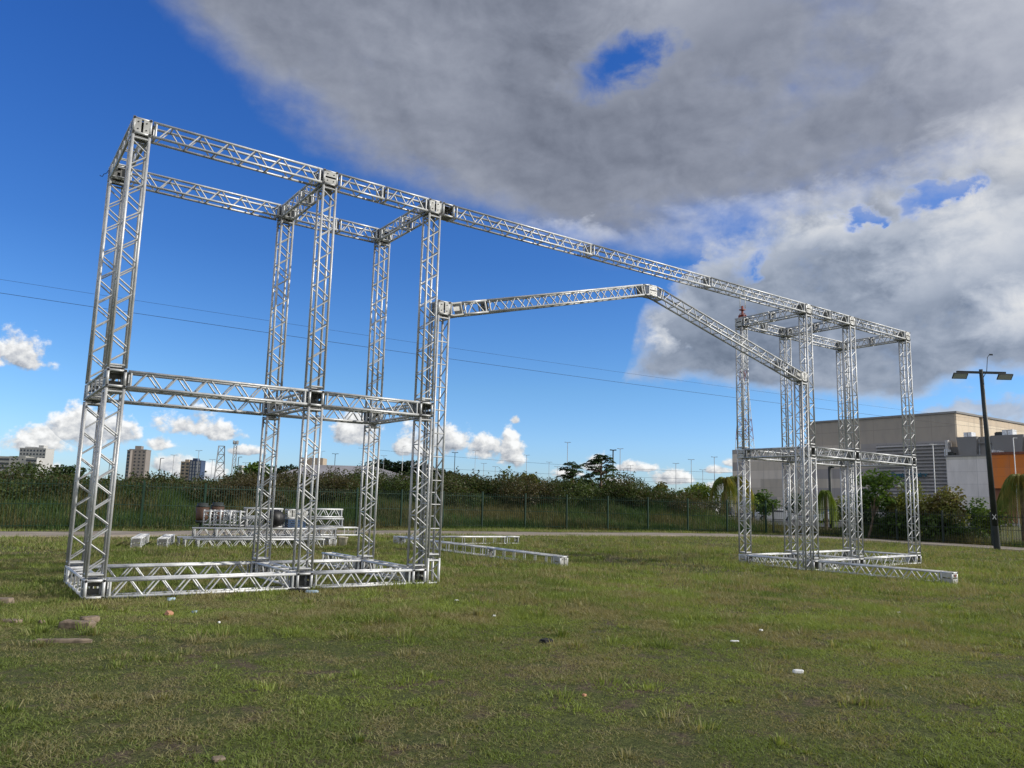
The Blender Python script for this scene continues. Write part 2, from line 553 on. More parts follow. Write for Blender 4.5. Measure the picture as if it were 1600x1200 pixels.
M['rag'] = simple('rag_black', (0.012, 0.012, 0.014), 0.9, 0, 0.3, 10.0)
M['lamp_glass'] = simple('lamp_glass', (0.36, 0.40, 0.38), 0.25, 0, 0.1, 3.0)
M['white_paint'] = simple('white_paint', (0.72, 0.72, 0.70), 0.6, 0, 0.08, 1.0)
M['red_paint'] = simple('red_paint', (0.24, 0.06, 0.045), 0.6, 0, 0.15, 0.4)
M['glass_dark'] = simple('window_dark', (0.03, 0.035, 0.045), 0.15, 0, 0.3, 0.3, 0.6)
M['tyre'] = simple('tyre_rubber', (0.02, 0.02, 0.02), 0.8)


def bin_wood():
    m, t, out = new_mat('bin_slats')
    co = obj_co(t)
    s = nd(t, 'ShaderNodeSeparateXYZ')
    t.links.new(co, s.inputs[0])
    a = mth(t, 'MULTIPLY', mth(t, 'ARCTAN2', s.outputs[0], s.outputs[1]), 22 / 6.2832)
    n = noise(t, co, 6.0, 3)
    fl = mth(t, 'FLOOR', a)
    w = nd(t, 'ShaderNodeTexWhiteNoise', noise_dimensions='1D')
    t.links.new(fl, w.inputs['W'])
    c = mixc(t, w.outputs[0], (0.055, 0.026, 0.015, 1), (0.115, 0.055, 0.032, 1))
    c = mixc(t, n, c, (0.05, 0.025, 0.015, 1))
    pbsdf(t, out, c, 0.6)
    return m


M['slats'] = bin_wood()


def leaf_mat(name, dark, light, dry=None, dry_amt=0.0, scale=0.5, trans=0.35, dry_scale=0.12):
    m, t, out = new_mat(name)
    g = nd(t, 'ShaderNodeNewGeometry')
    isl = g.outputs['Random Per Island']
    n = noise(t, g.outputs['Position'], scale, 4, 0.6)
    f = mth(t, 'ADD', mth(t, 'MULTIPLY', sstep(t, n, 0.3, 0.7), 0.55), mth(t, 'MULTIPLY', isl, 0.5))
    c = mixc(t, f, c4(dark), c4(light))
    if dry is not None:
        n2 = noise(t, g.outputs['Position'], dry_scale, 4, 0.6)
        w = mth(t, 'MULTIPLY', sstep(t, mth(t, 'ADD', n2, mth(t, 'MULTIPLY', isl, 0.18)), 0.55 - 0.25 * dry_amt, 0.72 - 0.25 * dry_amt), 0.9)
        c = mixc(t, w, c, c4(dry))
    d = nd(t, 'ShaderNodeBsdfPrincipled')
    put(t, d.inputs['Base Color'], c)
    d.inputs['Roughness'].default_value = 0.55
    d.inputs['Specular IOR Level'].default_value = 0.25
    tr = nd(t, 'ShaderNodeBsdfTranslucent')
    c2 = mixc(t, 1.0, c, (1.25, 1.2, 0.6, 1), 'MULTIPLY')
    t.links.new(c2, tr.inputs[0])
    mx = nd(t, 'ShaderNodeMixShader')
    mx.inputs[0].default_value = trans
    t.links.new(d.outputs[0], mx.inputs[1])
    t.links.new(tr.outputs[0], mx.inputs[2])
    t.links.new(mx.outputs[0], out.inputs[0])
    return m


M['leaf_thicket'] = leaf_mat('thicket_leaves', (0.022, 0.048, 0.013), (0.095, 0.135, 0.036), (0.085, 0.068, 0.038), 0.22, 0.35, 0.35)
M['leaf_mid'] = leaf_mat('tree_leaves_green', (0.028, 0.070, 0.014), (0.115, 0.185, 0.040), None, 0, 0.6)
M['leaf_yel'] = leaf_mat('tree_leaves_yellow_green', (0.07, 0.12, 0.015), (0.26, 0.34, 0.06), None, 0, 0.6)
M['leaf_dark'] = leaf_mat('tree_leaves_dark', (0.014, 0.034, 0.012), (0.045, 0.080, 0.024), None, 0, 0.6, 0.2)
M['leaf_olive'] = leaf_mat('tree_leaves_olive', (0.090, 0.115, 0.030), (0.30, 0.32, 0.10), (0.13, 0.10, 0.05), 0.0, 0.5, 0.35, 0.5)
M['leaf_far'] = leaf_mat('far_wood_leaves', (0.010, 0.026, 0.012), (0.030, 0.052, 0.024), None, 0, 0.05, 0.15)
M['palm'] = leaf_mat('palm_fronds', (0.06, 0.11, 0.025), (0.22, 0.29, 0.065), (0.30, 0.26, 0.07), 0.15, 0.8, 0.3, 0.6)
M['grass'] = leaf_mat('grass_blades', (0.085, 0.130, 0.028), (0.310, 0.375, 0.092), (0.300, 0.262, 0.140), 0.10, 0.30, 0.35, 0.9)
M['grass_tall'] = leaf_mat('tall_grass_blades', (0.030, 0.072, 0.018), (0.090, 0.150, 0.040), (0.15, 0.13, 0.06), 0.05, 0.25, 0.35, 0.2)


def ground_mat():
    m, t, out = new_mat('turf_and_soil')
    p = wpos(t)
    n1 = noise(t, p, 0.35, 6, 0.65)
    n2 = noise(t, p, 2.6, 8, 0.68, 0.3)
    n3 = noise(t, p, 22.0, 6, 0.7)
    n3 = mth(t, 'ADD', mth(t, 'MULTIPLY', n3, 0.5), mth(t, 'MULTIPLY', noise(t, p, 75.0, 4, 0.7), 0.5))
    n3 = sstep(t, n3, 0.36, 0.64)
    grass = mixc(t, n3, (0.030, 0.040, 0.014, 1), (0.155, 0.175, 0.055, 1))
    soil = mixc(t, n3, (0.045, 0.036, 0.025, 1), (0.20, 0.155, 0.105, 1))
    w = sstep(t, mth(t, 'ADD', mth(t, 'MULTIPLY', n2, 0.65), mth(t, 'MULTIPLY', n1, 0.35)), 0.47, 0.60)
    c = mixc(t, w, grass, soil)
    pbsdf(t, out, c, 0.95, 0, 0.15, mth(t, 'ADD', n3, mth(t, 'MULTIPLY', n2, 2.0)), 0.7, 0.03)
    return m


M['ground'] = ground_mat()


def asphalt():
    return simple('car_park_asphalt', (0.09, 0.09, 0.09), 0.9, 0, 0.15, 0.2, 0.2, True)


M['asphalt'] = asphalt()

# ------------------------------------------------------------------ setting: ground, path, car park
def axis(a, b, step, far):
    c = list(np.arange(a, b, step))
    s, x = step, b
    hi = []
    while x < far:
        hi.append(x)
        s *= 1.25
        x += s
    hi.append(far)
    s, x = step, a
    lo = []
    while x > -far:
        s *= 1.25
        x -= s
        lo.append(max(x, -far))
    return np.array(sorted(lo) + c + hi)


gx = axis(-14, 56, 0.35, 4000)
gy = axis(-18, 46, 0.35, 4000)
GX, GY = np.meshgrid(gx, gy, indexing='ij')
GZ = gz(GX, GY)
nx, ny = len(gx), len(gy)
V = np.stack([GX, GY, GZ], -1).reshape(-1, 3)
ii, jj = np.meshgrid(np.arange(nx - 1), np.arange(ny - 1), indexing='ij')
q = (ii * ny + jj).ravel()
F = np.stack([q, q + ny, q + ny + 1, q + 1], 1)
gobj = mesh_np('ground', V, F, M['ground'], smooth=True)
tag(gobj, 'patchy green and brown turf of the open field', kind='structure')

PC = [(-60, 19.6), (-20, 19.0), (-5, 18.9), (2, 18.8), (8, 19.4), (14, 20.0), (21, 18.0), (29, 16.6), (36, 14.9), (40.5, 11.8), (42.2, 6.0), (42.0, 0), (43, -30)]


def resample(pts, step):
    p = np.array(pts, float)
    seg = np.hypot(*np.diff(p, axis=0).T)
    s = np.concatenate([[0], np.cumsum(seg)])
    n = max(2, int(s[-1] / step))
    u = np.linspace(0, s[-1], n + 1)
    return np.stack([np.interp(u, s, p[:, i]) for i in range(p.shape[1])], 1)


pc = resample(PC, 0.8)
for _ in range(12):
    pc[1:-1] = (pc[:-2] + pc[1:-1] * 2 + pc[2:]) / 4
tn = np.gradient(pc, axis=0)
tn /= np.hypot(tn[:, 0], tn[:, 1])[:, None]
nr = np.stack([-tn[:, 1], tn[:, 0]], 1)
W = np.linspace(-1.6, 1.6, 9)
PV = (pc[:, None, :] + nr[:, None, :] * (W[None, :, None] * (1 + 0.05 * (vnoise(pc[:, 0], pc[:, 1], .4)[:, None, None] - .5))))
pz = gz(PV[..., 0], PV[..., 1]).max(axis=1, keepdims=True) * np.ones((1, len(W))) + 0.035
V = np.concatenate([PV, pz[..., None]], -1)
edge_lo = V[:, :1, :].copy()
edge_lo[..., 2] -= 0.25
edge_hi = V[:, -1:, :].copy()
edge_hi[..., 2] -= 0.25
V = np.concatenate([edge_lo, V, edge_hi], 1)
n0, n1_ = V.shape[:2]
ii, jj = np.meshgrid(np.arange(n0 - 1), np.arange(n1_ - 1), indexing='ij')
q = (ii * n1_ + jj).ravel()
F = np.stack([q, q + n1_, q + n1_ + 1, q + 1], 1)
o = mesh_np('path', V.reshape(-1, 3), F, M['concrete'])
tag(o, 'pale brown concrete footpath along the fence', kind='structure')

mb = MB()
a, b, c_, d_ = P3(1130, 0, 78), P3(1360, 0, 70), P3(1700, 0, 260), P3(1060, 0, 260)
pk = [Vector((p.x, p.y, 0.09)) for p in (a, b, c_, d_)]
mb.v += pk
mb.f.append((0, 1, 2, 3))
mb.sm.append(False)
tag(mb.build('car_park', M['asphalt']), 'grey asphalt car park in front of the mall', kind='structure')


# ------------------------------------------------------------------ truss modules
H = 0.125
XA, YA, ZA = Vector((1, 0, 0)), Vector((0, 1, 0)), Vector((0, 0, 1))


def truss(parent, a, b, e1, e2, name='truss_beam', mat='alu', plates=True, pitch=0.24, label=None):
    """box truss from a to b; zigzag lacing on the faces normal to e2, rungs on the faces normal to e1"""
    a, b = Vector(a), Vector(b)
    d = b - a
    L = d.length
    d.normalize()
    e1 = (Vector(e1) - d * d.dot(Vector(e1))).normalized()
    e2 = d.cross(e1).normalized() if abs(d.cross(e1).dot(Vector(e2))) > 0.5 else Vector(e2).normalized()
    mb = MB()

    def P(t, i, j):
        return a + d * t + e1 * (H * i) + e2 * (H * j)
    for i in (-1, 1):
        for j in (-1, 1):
            mb.tube(P(0, i, j), P(L, i, j), 0.0245, 8, cap=True)
    m = 0.045
    for t in (m, L - m):
        for s_ in (-1, 1):
            mb.tube(P(t, -1, s_), P(t, 1, s_), 0.019, 6)
            mb.tube(P(t, s_, -1), P(t, s_, 1), 0.019, 6)
    n = max(1, int(round((L - 2 * m - 0.06) / pitch)))
    if n % 2:
        n += 1
    ts = [m + 0.03 + (L - 2 * m - 0.06) * k / n for k in range(n + 1)]
    for k in range(n):
        s0 = -1 if k % 2 == 0 else 1
        g = 0.022
        for j in (-1, 1):
            mb.tube(P(ts[k] + g, s0, j), P(ts[k + 1] - g, -s0, j), 0.0135, 6)
    for k in range(1, n):
        s0 = -1 if k % 2 == 0 else 1
        mb.tube(P(ts[k], s0, -1), P(ts[k], s0, 1), 0.0125, 6)
    o = mb.build(name, M[mat], parent)
    if label:
        o['label'] = label
    if plates:
        for t in (0.006, L - 0.006):
            pm = MB()
            for s_ in (-1, 1):
                pm.box(a + d * t + e2 * (s_ * 0.068), (0.004, 0.105, 0.042), (d, e1, e2))
            pm.box(a + d * t, (0.003, 0.02, 0.05), (d, e1, e2))
            pm.build('end_plate', M['plate_shaded'], o)
            if L < 0.4:
                break
    return o


def corner(parent, c, front=None, side=None, ax=(XA, YA, ZA), label=None, mat='alu', closed=True, dark=True):
    """cube corner block; front: strips on the face towards -y ('v','h' or None)"""
    c = Vector(c)
    X_, Y_, Z_ = ax
    mb = MB()
    for i in (-1, 1):
        for j in (-1, 1):
            mb.tube(c + Y_ * (H * i) + Z_ * (H * j) - X_ * 0.148, c + Y_ * (H * i) + Z_ * (H * j) + X_ * 0.148, 0.0225, 8, cap=True)
            mb.tube(c + X_ * (H * i) + Z_ * (H * j) - Y_ * 0.149, c + X_ * (H * i) + Z_ * (H * j) + Y_ * 0.149, 0.0235, 8, cap=True)
            mb.tube(c + X_ * (H * i) + Y_ * (H * j) - Z_ * 0.150, c + X_ * (H * i) + Y_ * (H * j) + Z_ * 0.150, 0.0245, 8, cap=True)
    fronts = []

    def strips(nrm, along, across, off=0.142, own=False):
        for s_ in (-1, 1):
            q = MB() if own else mb
            q.box(c + nrm * off + across * (s_ * 0.064), (0.0035, 0.112, 0.047), (nrm, along, across))
            if own:
                q.mat(1)
                for q_ in (-1, 1):
                    q.tube(c + nrm * (off - 0.002) + across * (s_ * 0.064) + along * (q_ * 0.062),
                           c + nrm * (off + 0.012) + across * (s_ * 0.064) + along * (q_ * 0.062), 0.011, 8, cap=True)
                fronts.append(q)
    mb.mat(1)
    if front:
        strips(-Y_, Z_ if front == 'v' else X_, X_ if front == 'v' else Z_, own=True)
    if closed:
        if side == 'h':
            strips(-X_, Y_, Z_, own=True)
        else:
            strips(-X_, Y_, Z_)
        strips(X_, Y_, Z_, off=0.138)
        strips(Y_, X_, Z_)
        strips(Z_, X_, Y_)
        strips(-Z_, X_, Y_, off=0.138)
    mb.mat(2)
    for i in (-1, 1):
        for j in (-1, 1):
            mb.tube(c + X_ * (H * i) + Z_ * (H * j) - Y_ * 0.144, c + X_ * (H * i) + Z_ * (H * j) - Y_ * 0.156, 0.021, 8, cap=True)
    o = mb.build('corner_block', [M[mat], M['plate_shaded' if dark else 'plate'], M['bolt']], parent)
    if label:
        o['label'] = label
    for q in fronts:
        q.build('gusset_plate', [M['plate'], M['bolt']], o)
    return o


G = 0.168     # half block + coupling gap
frame = empty('stage_truss_frame', (0, 0, 0), 'huge silver box truss frame of two towers joined by a top beam and peaked arch', 'truss frame')
UL = [0.0, 3.3124, 5.612]
UR = [18.6832, 21.0421, 24.4771]
V0, VL, VR = 0.125, 2.461, 2.4986
ZL = [0.155, 3.422, 7.6735]
ZR = [[0.0196, 3.336, 7.6735], [0.03, 3.336, 7.6735], [0.075, 3.33, 7.6735]]
front_style = {('L', 0, 2): 'v', ('L', 1, 2): 'h', ('L', 2, 2): 'v', ('R', 0, 2): 'h', ('R', 1, 2): 'h', ('R', 2, 2): 'h'}


def split_beam(a, b, axis_, cuts, **kw):
    """beam between two block centres along axis_, with joints at the given fractions"""
    a, b = Vector(a), Vector(b)
    d = (b - a).normalized()
    p = [a + d * G] + [a.lerp(b, c) for c in cuts] + [b - d * G]
    for k in range(len(p) - 1):
        s0 = p[k] + d * (0.012 if k else 0)
        s1 = p[k + 1] - d * (0.012 if k < len(p) - 2 else 0)
        truss(frame, s0, s1, **kw)


for side_, US, VB in (('L', UL, VL), ('R', UR, VR)):
    zz = (lambda i, k: ZL[k]) if side_ == 'L' else (lambda i, k: ZR[i][k])
    for i, u in enumerate(US):
        for bk, v in enumerate((V0, VB)):
            for k in range(3):
                z = zz(i, k)
                fs = front_style.get((side_, i, k)) if not bk else None
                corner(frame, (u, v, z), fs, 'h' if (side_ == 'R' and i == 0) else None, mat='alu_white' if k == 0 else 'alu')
            for k in range(2):
                a = Vector((u, v, zz(i, k) + G))
                b = Vector((u, v, zz(i, k + 1) - G))
                truss(frame, a, b, XA, YA, 'truss_column', 'alu')
        for k in range(3):
            z = zz(i, k)
            a, b = Vector((u, V0, z)), Vector((u, VB, z))
            cuts = [0.5] if (k == 2 and not (side_ == 'L' and i == 0)) else []
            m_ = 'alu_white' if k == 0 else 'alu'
            if side_ == 'L' and i == 0 and k < 2:
                split_beam(a, b, YA, cuts, e1=XA, e2=ZA, mat=m_)
            else:
                split_beam(a, b, YA, cuts, e1=ZA, e2=XA, mat=m_)
    for i in range(2):
        for bk, v in enumerate((V0, VB)):
            for k in range(3):
                a, b = Vector((US[i], v, zz(i, k))), Vector((US[i + 1], v, zz(i + 1, k)))
                short = (b - a).length < 2.6
                cuts = [0.5] if (short and k == 2) else []
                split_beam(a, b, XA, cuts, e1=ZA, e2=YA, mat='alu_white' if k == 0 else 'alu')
# extra truss run out behind the rear right foot of the left tower
truss(frame, (UL[2], VL + G, ZL[0]), (UL[2], 4.62, ZL[0]), ZA, XA, 'truss_beam', 'alu_white')
# long top beam
zt = ZL[2]
corner(frame, (UL[2] + 0.325, V0, zt), None)
for a, b in ((UL[2] + 0.325 + 0.16, 9.94), (9.965, 14.20), (14.225, UR[0] - G)):
    truss(frame, (a, V0, zt), (b, V0, zt), ZA, YA, 'truss_beam', 'alu')
# arch columns
ud, zd = 5.9237, 5.5608
truss(frame, (ud, V0, -0.02), (ud, V0, 0.50), YA, XA, 'truss_column', 'alu_white')
truss(frame, (ud, V0, 0.525), (ud, V0, zd - G), YA, XA, 'truss_column', 'alu')
corner(frame, (ud, V0, zd), 'v')
ue0, ue1, ze = 18.300, 18.365, 5.5468
truss(frame, (ue0, V0, -0.13), (ue1, V0, ze - G), XA, YA, 'truss_column', 'alu')
corner(frame, (ue1, V0, ze), 'v')
ap = Vector((12.00, V0, 7.03))


def arch_half(c0, sgn):
    c0 = Vector(c0)
    s0 = c0 + XA * (sgn * (G - 0.01))
    e0 = ap - XA * (sgn * 0.30) - ZA * 0.028
    d = (e0 - s0).normalized()
    k0 = s0 + XA * (sgn * 0.05) + d * 0.10
    up = d.cross(YA) if d.cross(YA).z > 0 else -d.cross(YA)
    wm = MB()           # bent knee piece between the block and the sloping truss
    for i in (-1, 1):
        for j in (-1, 1):
            p0 = s0 + ZA * (H * i) + YA * (H * j)
            p2 = k0 + d * 0.14 + up * (H * i) + YA * (H * j)
            p1 = s0 + XA * (sgn * (0.07 - 0.02 * i)) + ZA * (H * i) + YA * (H * j)
            wm.tube(p0, p1, 0.0235, 8)
            wm.tube(p1, p2, 0.0235, 8)
    for q_, uu in ((s0 + XA * sgn * 0.02, ZA), (k0 + d * 0.12, up)):
        for j in (-1, 1):
            wm.tube(q_ - uu * H + YA * (H * j), q_ + uu * H + YA * (H * j), 0.019, 6)
            wm.tube(q_ - YA * H + uu * (H * j), q_ + YA * H + uu * (H * j), 0.019, 6)
        wm.box(q_, (0.004, 0.11, 0.11), (d, YA, uu))
    for j in (-1, 1):
        wm.box((s0 + k0) / 2 + YA * (0.140 * j) + d * 0.06, (0.075, 0.003, 0.045), (d, YA, up))
    wm.build('knee_joint', M['plate'], frame)
    q1 = k0 + d * 0.165
    q2 = q1 + d * 0.62
    truss(frame, q1, q2, up, YA, 'truss_beam', 'alu')
    truss(frame, q2 + d * 0.024, e0 - d * 0.03, up, YA, 'truss_beam', 'alu')
    return d, up, e0


dl_, ul_, el_ = arch_half((ud, V0, zd), 1)
dr_, ur_, er_ = arch_half((ue1, V0, ze), -1)
am = MB()
for i in (-1, 1):
    for j in (-1, 1):
        p = [el_ + ul_ * (H * i) + YA * (H * j), ap + ZA * (H * i) + XA * -0.13 + YA * (H * j), ap + ZA * (H * i) + XA * 0.13 + YA * (H * j), er_ + ur_ * (H * i) + YA * (H * j)]
        for k in range(3):
            am.tube(p[k], p[k + 1], 0.0235, 8, cap=True)
for q_, uu in ((el_, ul_), (ap - XA * 0.13, ZA), (ap + XA * 0.13, ZA), (er_, ur_)):
    for j in (-1, 1):
        am.tube(q_ - uu * H + YA * (H * j), q_ + uu * H + YA * (H * j), 0.019, 6)
        am.tube(q_ - YA * H + uu * (H * j), q_ + YA * H + uu * (H * j), 0.019, 6)
    am.box(q_, (0.004, 0.10, 0.10), (XA, YA, ZA))
apx = am.build('arch_peak_block', M['alu'], frame)
for j in (-1, 1):
    for s_ in (-1, 1):
        pm = MB()
        pm.box(ap + YA * (0.142 * j) + ZA * (0.062 * s_), (0.118, 0.0035, 0.048))
        pm.mat(1)
        for r_ in (-1, 1):
            pm.tube(ap + YA * (0.140 * j) + ZA * (0.062 * s_) + XA * (0.07 * r_), ap + YA * (0.153 * j) + ZA * (0.062 * s_) + XA * (0.07 * r_), 0.010, 8, cap=True)
        pm.build('gusset_plate', [M['plate'], M['bolt']], apx)
# thin loose wire tie at the rear left top block
wm = MB()
w0 = Vector((-0.15, VL + 0.1, 7.75))
pts = [w0 + Vector((-0.02 * k, 0.03 * k, -0.055 * k + 0.012 * k * k * (1 if k < 4 else 0.6))) for k in range(7)]
wm.path(pts, [0.006] * 7, 5)
wm.build('wire_tie', M['wire'], frame)


# ------------------------------------------------------------------ loose trusses on the grass
def loose(a, b, label, zig_top=False, zc=0.16, group='loose trusses on the grass', front=None, name='loose_truss', mat='alu_white', cuts=(), tilt=0.0):
    """a,b in plan; laid flat"""
    az, bz = g1(*a[:2]) + zc, g1(*b[:2]) + zc
    A_, B_ = Vector((a[0], a[1], az)), Vector((b[0], b[1], bz))
    d = (B_ - A_).normalized()
    sd = Vector((-d.y, d.x, 0)).normalized()
    up = d.cross(sd)
    up = up if up.z > 0 else -up
    e = empty(name, (A_.x, A_.y, az - zc), label, 'truss', group)
    seg = [0.0] + list(cuts) + [1.0]
    for k in range(len(seg) - 1):
        p, q_ = A_.lerp(B_, seg[k]) + d * (0.012 if k else 0), A_.lerp(B_, seg[k + 1]) - d * (0.012 if k < len(seg) - 2 else 0)
        if zig_top:
            o_ = truss(e, p, q_, sd, up, 'truss_section', mat)
        else:
            o_ = truss(e, p, q_, up, sd, 'truss_section', mat)
    for ch in e.children:
        ch.matrix_parent_inverse = Matrix.Translation(-e.location)
    return e, A_, B_, d, sd, up


def add_block(e, c, ax, front='v'):
    o_ = corner(e, c, front, None, ax, mat='alu_white', dark=False)
    o_.matrix_parent_inverse = Matrix.Translation(-e.location)
    return o_


# L shaped ladder frame in the middle of the field
e, A_, B_, d, sd, up = loose((11.50, 3.08), (11.20, 11.55), 'L shaped flat truss frame lying on the grass between the two towers', True,
                             group=None, name='flat_truss_frame', cuts=(0.36,))
add_block(e, A_ - d * 0.165, (Vector((d.y, -d.x, 0)), d, ZA), 'v')
cc = B_ + d * 0.165
add_block(e, cc, (Vector((d.y, -d.x, 0)), d, ZA), None)
r2 = Vector((0.995, -0.10, 0)).normalized()
p0 = cc + r2 * 0.168
for L0, L1 in ((0, 4.15), (4.175, 4.75)):
    t_ = truss(e, p0 + r2 * L0, p0 + r2 * L1, Vector((-r2.y, r2.x, 0)), ZA, 'truss_section', 'alu_white')
    t_.matrix_parent_inverse = Matrix.Translation(-e.location)

e, A_, B_, d, sd, up = loose((18.60, -0.20), (18.64, -3.58), 'long loose truss lying on the grass in front of the right tower', False, zc=0.165, group=None)
o_ = corner(e, B_ + d * 0.16, 'h', None, (Vector((-d.y, d.x, 0)), -d, ZA), mat='alu_white', dark=False)
o_.matrix_parent_inverse = Matrix.Translation(-e.location)
rm = MB()
rm.box(B_ + d * 0.314 + ZA * 0.06, (0.03, 0.003, 0.03), (Vector((-d.y, d.x, 0)), d, ZA))
st = rm.build('red_sticker', M['red_paint'], o_)

loose((2.52, 11.35), (3.15, 13.6), 'short loose truss on the grass, leftmost of all the loose trusses', True, mat='alu_white')
loose((3.20, 11.2), (3.86, 13.35), 'short loose truss on the grass, second from the left, beside the stacked pile', True, mat='alu_white')

# the stacked pile of trusses
PD = Vector((0.997, -0.075, 0)).normalized()
PN = Vector((0.075, 0.997, 0)).normalized()
PO = Vector((4.0, 10.55, 0))


def pile(s0, s1, back, lvl, label, zig_top=False, lift=0.0):
    a = PO + PD * s0 + PN * back
    b = PO + PD * s1 + PN * back
    zc = 0.15 + 0.305 * lvl + lift
    return loose((a.x, a.y), (b.x, b.y), label, zig_top, zc, 'trusses stacked in the pile', mat='alu_white')


pile(0.0, 3.80, 0.0, 0, 'long truss at the very front of the pile, lying on the grass')
pile(-0.25, 3.55, 0.75, 0, 'long ground-level truss second row of the pile, its left end sticking out furthest')
pile(0.55, 4.30, 0.38, 1, 'long truss of the second layer, resting on the front two trusses of the pile')
pile(0.15, 3.9, 1.15, 0, 'ground-level truss in the third row of the pile')
pile(0.0, 3.9, 0.80, 1, 'second-layer truss behind the long front one of the pile')
pile(1.9, 5.6, 1.9, 1, 'long truss at the back of the pile whose right end juts out to the right', True)
pile(-0.30, 3.6, 1.55, 0, 'ground-level truss in the rearmost left row of the pile', True)
pile(1.46, 2.62, 0.62, 2, 'short truss on the third layer of the pile, beside the black bundle')
pile(1.44, 2.60, 0.66, 3, 'topmost short truss of the pile, left of the black bundle')
pile(3.55, 4.70, 0.95, 2, 'short truss on the third layer at the right end of the pile')
pile(3.50, 4.78, 1.30, 3, 'short truss stacked highest at the right end of the pile')


def block_thing(s, back, lvl, label, rz=0.0, lift=0.0, n=1):
    p = PO + PD * s + PN * back
    z = g1(p.x, p.y) + 0.155 + 0.305 * lvl + lift
    e = empty('truss_block', (p.x, p.y, z - 0.155), label, 'truss block', 'truss blocks set on the pile')
    a = (Matrix.Rotation(rz, 3, 'Z') @ XA, Matrix.Rotation(rz, 3, 'Z') @ YA, ZA)
    o_ = corner(e, (p.x, p.y, z), 'v' if n % 2 else None, 'h', a, mat='alu_white', dark=False)
    o_.matrix_parent_inverse = Matrix.Translation(-e.location)


# short upright pieces standing side by side on the second layer
for k, (s, wd) in enumerate(((0.52, 'leftmost'), (0.79, 'second from the left'), (1.05, 'third from the left'), (1.31, 'rightmost'))):
    p = PO + PD * s + PN * (0.62 + 0.16 * (3 - k))
    z0_ = g1(p.x, p.y) + 0.62
    e = empty('short_truss_piece', (p.x, p.y, z0_), wd + ' of four short upright truss pieces on the left pile', 'truss', 'short truss pieces standing on the pile')
    pa = (PD * 0.8 + PN * 0.6).normalized()
    t_ = truss(e, (p.x, p.y, z0_), (p.x, p.y, z0_ + 0.50), pa, Vector((-pa.y, pa.x, 0)), 'truss_section', 'alu_white')
    t_.matrix_parent_inverse = Matrix.Translation(-e.location)
block_thing(1.15, 1.25, 3, 'grey corner block at the back of the pile, just left of the topmost truss', 0.2, -0.1)
pile(1.5, 3.4, 1.15, 2, 'third-layer truss at the back of the pile, mostly hidden by the two short trusses')
block_thing(4.15, 0.35, 0, 'corner block on the grass at the right end of the pile, beside the bucket', 0.1, 0, 1)
block_thing(2.85, 0.55, 3, 'corner block with plates above the blue crate', 0.0, -0.02)
block_thing(3.2, 0.58, 3, 'right one of the two corner blocks above the blue crate', 0.05, -0.02)

# blue crate under the blocks
p = PO + PD * 3.02 + PN * 0.55
cm = MB()
cz = g1(p.x, p.y) + 0.625
for k in range(4):
    cm.box((p.x, p.y, cz + 0.03 + k * 0.065), (0.27, 0.17, 0.024), (PD, PN, ZA))
for i in (-1, 1):
    for j in (-1, 1):
        cm.box(Vector((p.x, p.y, cz + 0.13)) + PD * (0.26 * i) + PN * (0.16 * j), (0.02, 0.02, 0.13), (PD, PN, ZA))
tag(cm.build('crate', M['blue']), 'blue slatted plastic crate in the middle of the pile, right of the black bundle', 'crate')

# black bundle
bm_ = MB()
p = PO + PD * 2.22 + PN * 0.02 + ZA * 0
bz = g1(p.x, p.y) + 0.62 + 0.27
rings = []
for i in range(11):
    th = math.pi * (i + 0.3) / 11.2
    rr = []
    for k in range(22):
        ph = 2 * math.pi * k / 22
        R_ = 0.29 * (1 + 0.07 * math.sin(5 * ph + 2 * th) + 0.06 * math.sin(9 * ph - 3 * th) + 0.03 * math.sin(13 * ph + 5 * th))
        rr.append((p.x + 0.10 + R_ * 1.05 * math.sin(th) * math.cos(ph), p.y + 0.3 + R_ * 0.85 * math.sin(th) * math.sin(ph), bz - 0.27 * math.cos(th) * (1.05 if math.cos(th) < 0 else 1.0)))
    rings.append(rr)
bm_.loft(rings)
tag(bm_.build('plastic_bundle', M['black_bag']), 'round shiny black plastic bundle sitting on the pile of trusses', 'bag')

# bucket
p = PO + PD * 4.55 + PN * 0.35
bz = g1(p.x, p.y)
e = empty('bucket', (p.x, p.y, bz), 'cream plastic bucket standing on the grass at the right end of the truss pile', 'bucket')
bk = MB()
ring = lambda r, z: [(p.x + r * math.cos(2 * math.pi * k / 20), p.y + r * math.sin(2 * math.pi * k / 20), bz + z) for k in range(20)]
bk.loft([ring(0.125, 0), ring(0.155, 0.30), ring(0.165, 0.305), ring(0.165, 0.335), ring(0.150, 0.335), ring(0.12, 0.03)])
o_ = bk.build('bucket_body', M['bucket'], e)
hm = MB()
hp = [Vector((p.x + 0.165 * math.cos(t), p.y - 0.06 * math.sin(t) - 0.02, bz + 0.30 - 0.12 * math.sin(t))) for t in np.linspace(0, math.pi, 9)]
hm.path(hp, [0.004] * 9, 5)
h_ = hm.build('handle', M['pole_grey'], e)
for ch in (o_, h_):
    ch.matrix_parent_inverse = Matrix.Translation(-e.location)


def rebase(e):
    for ch in e.children:
        ch.matrix_parent_inverse = Matrix.Translation(-e.location)


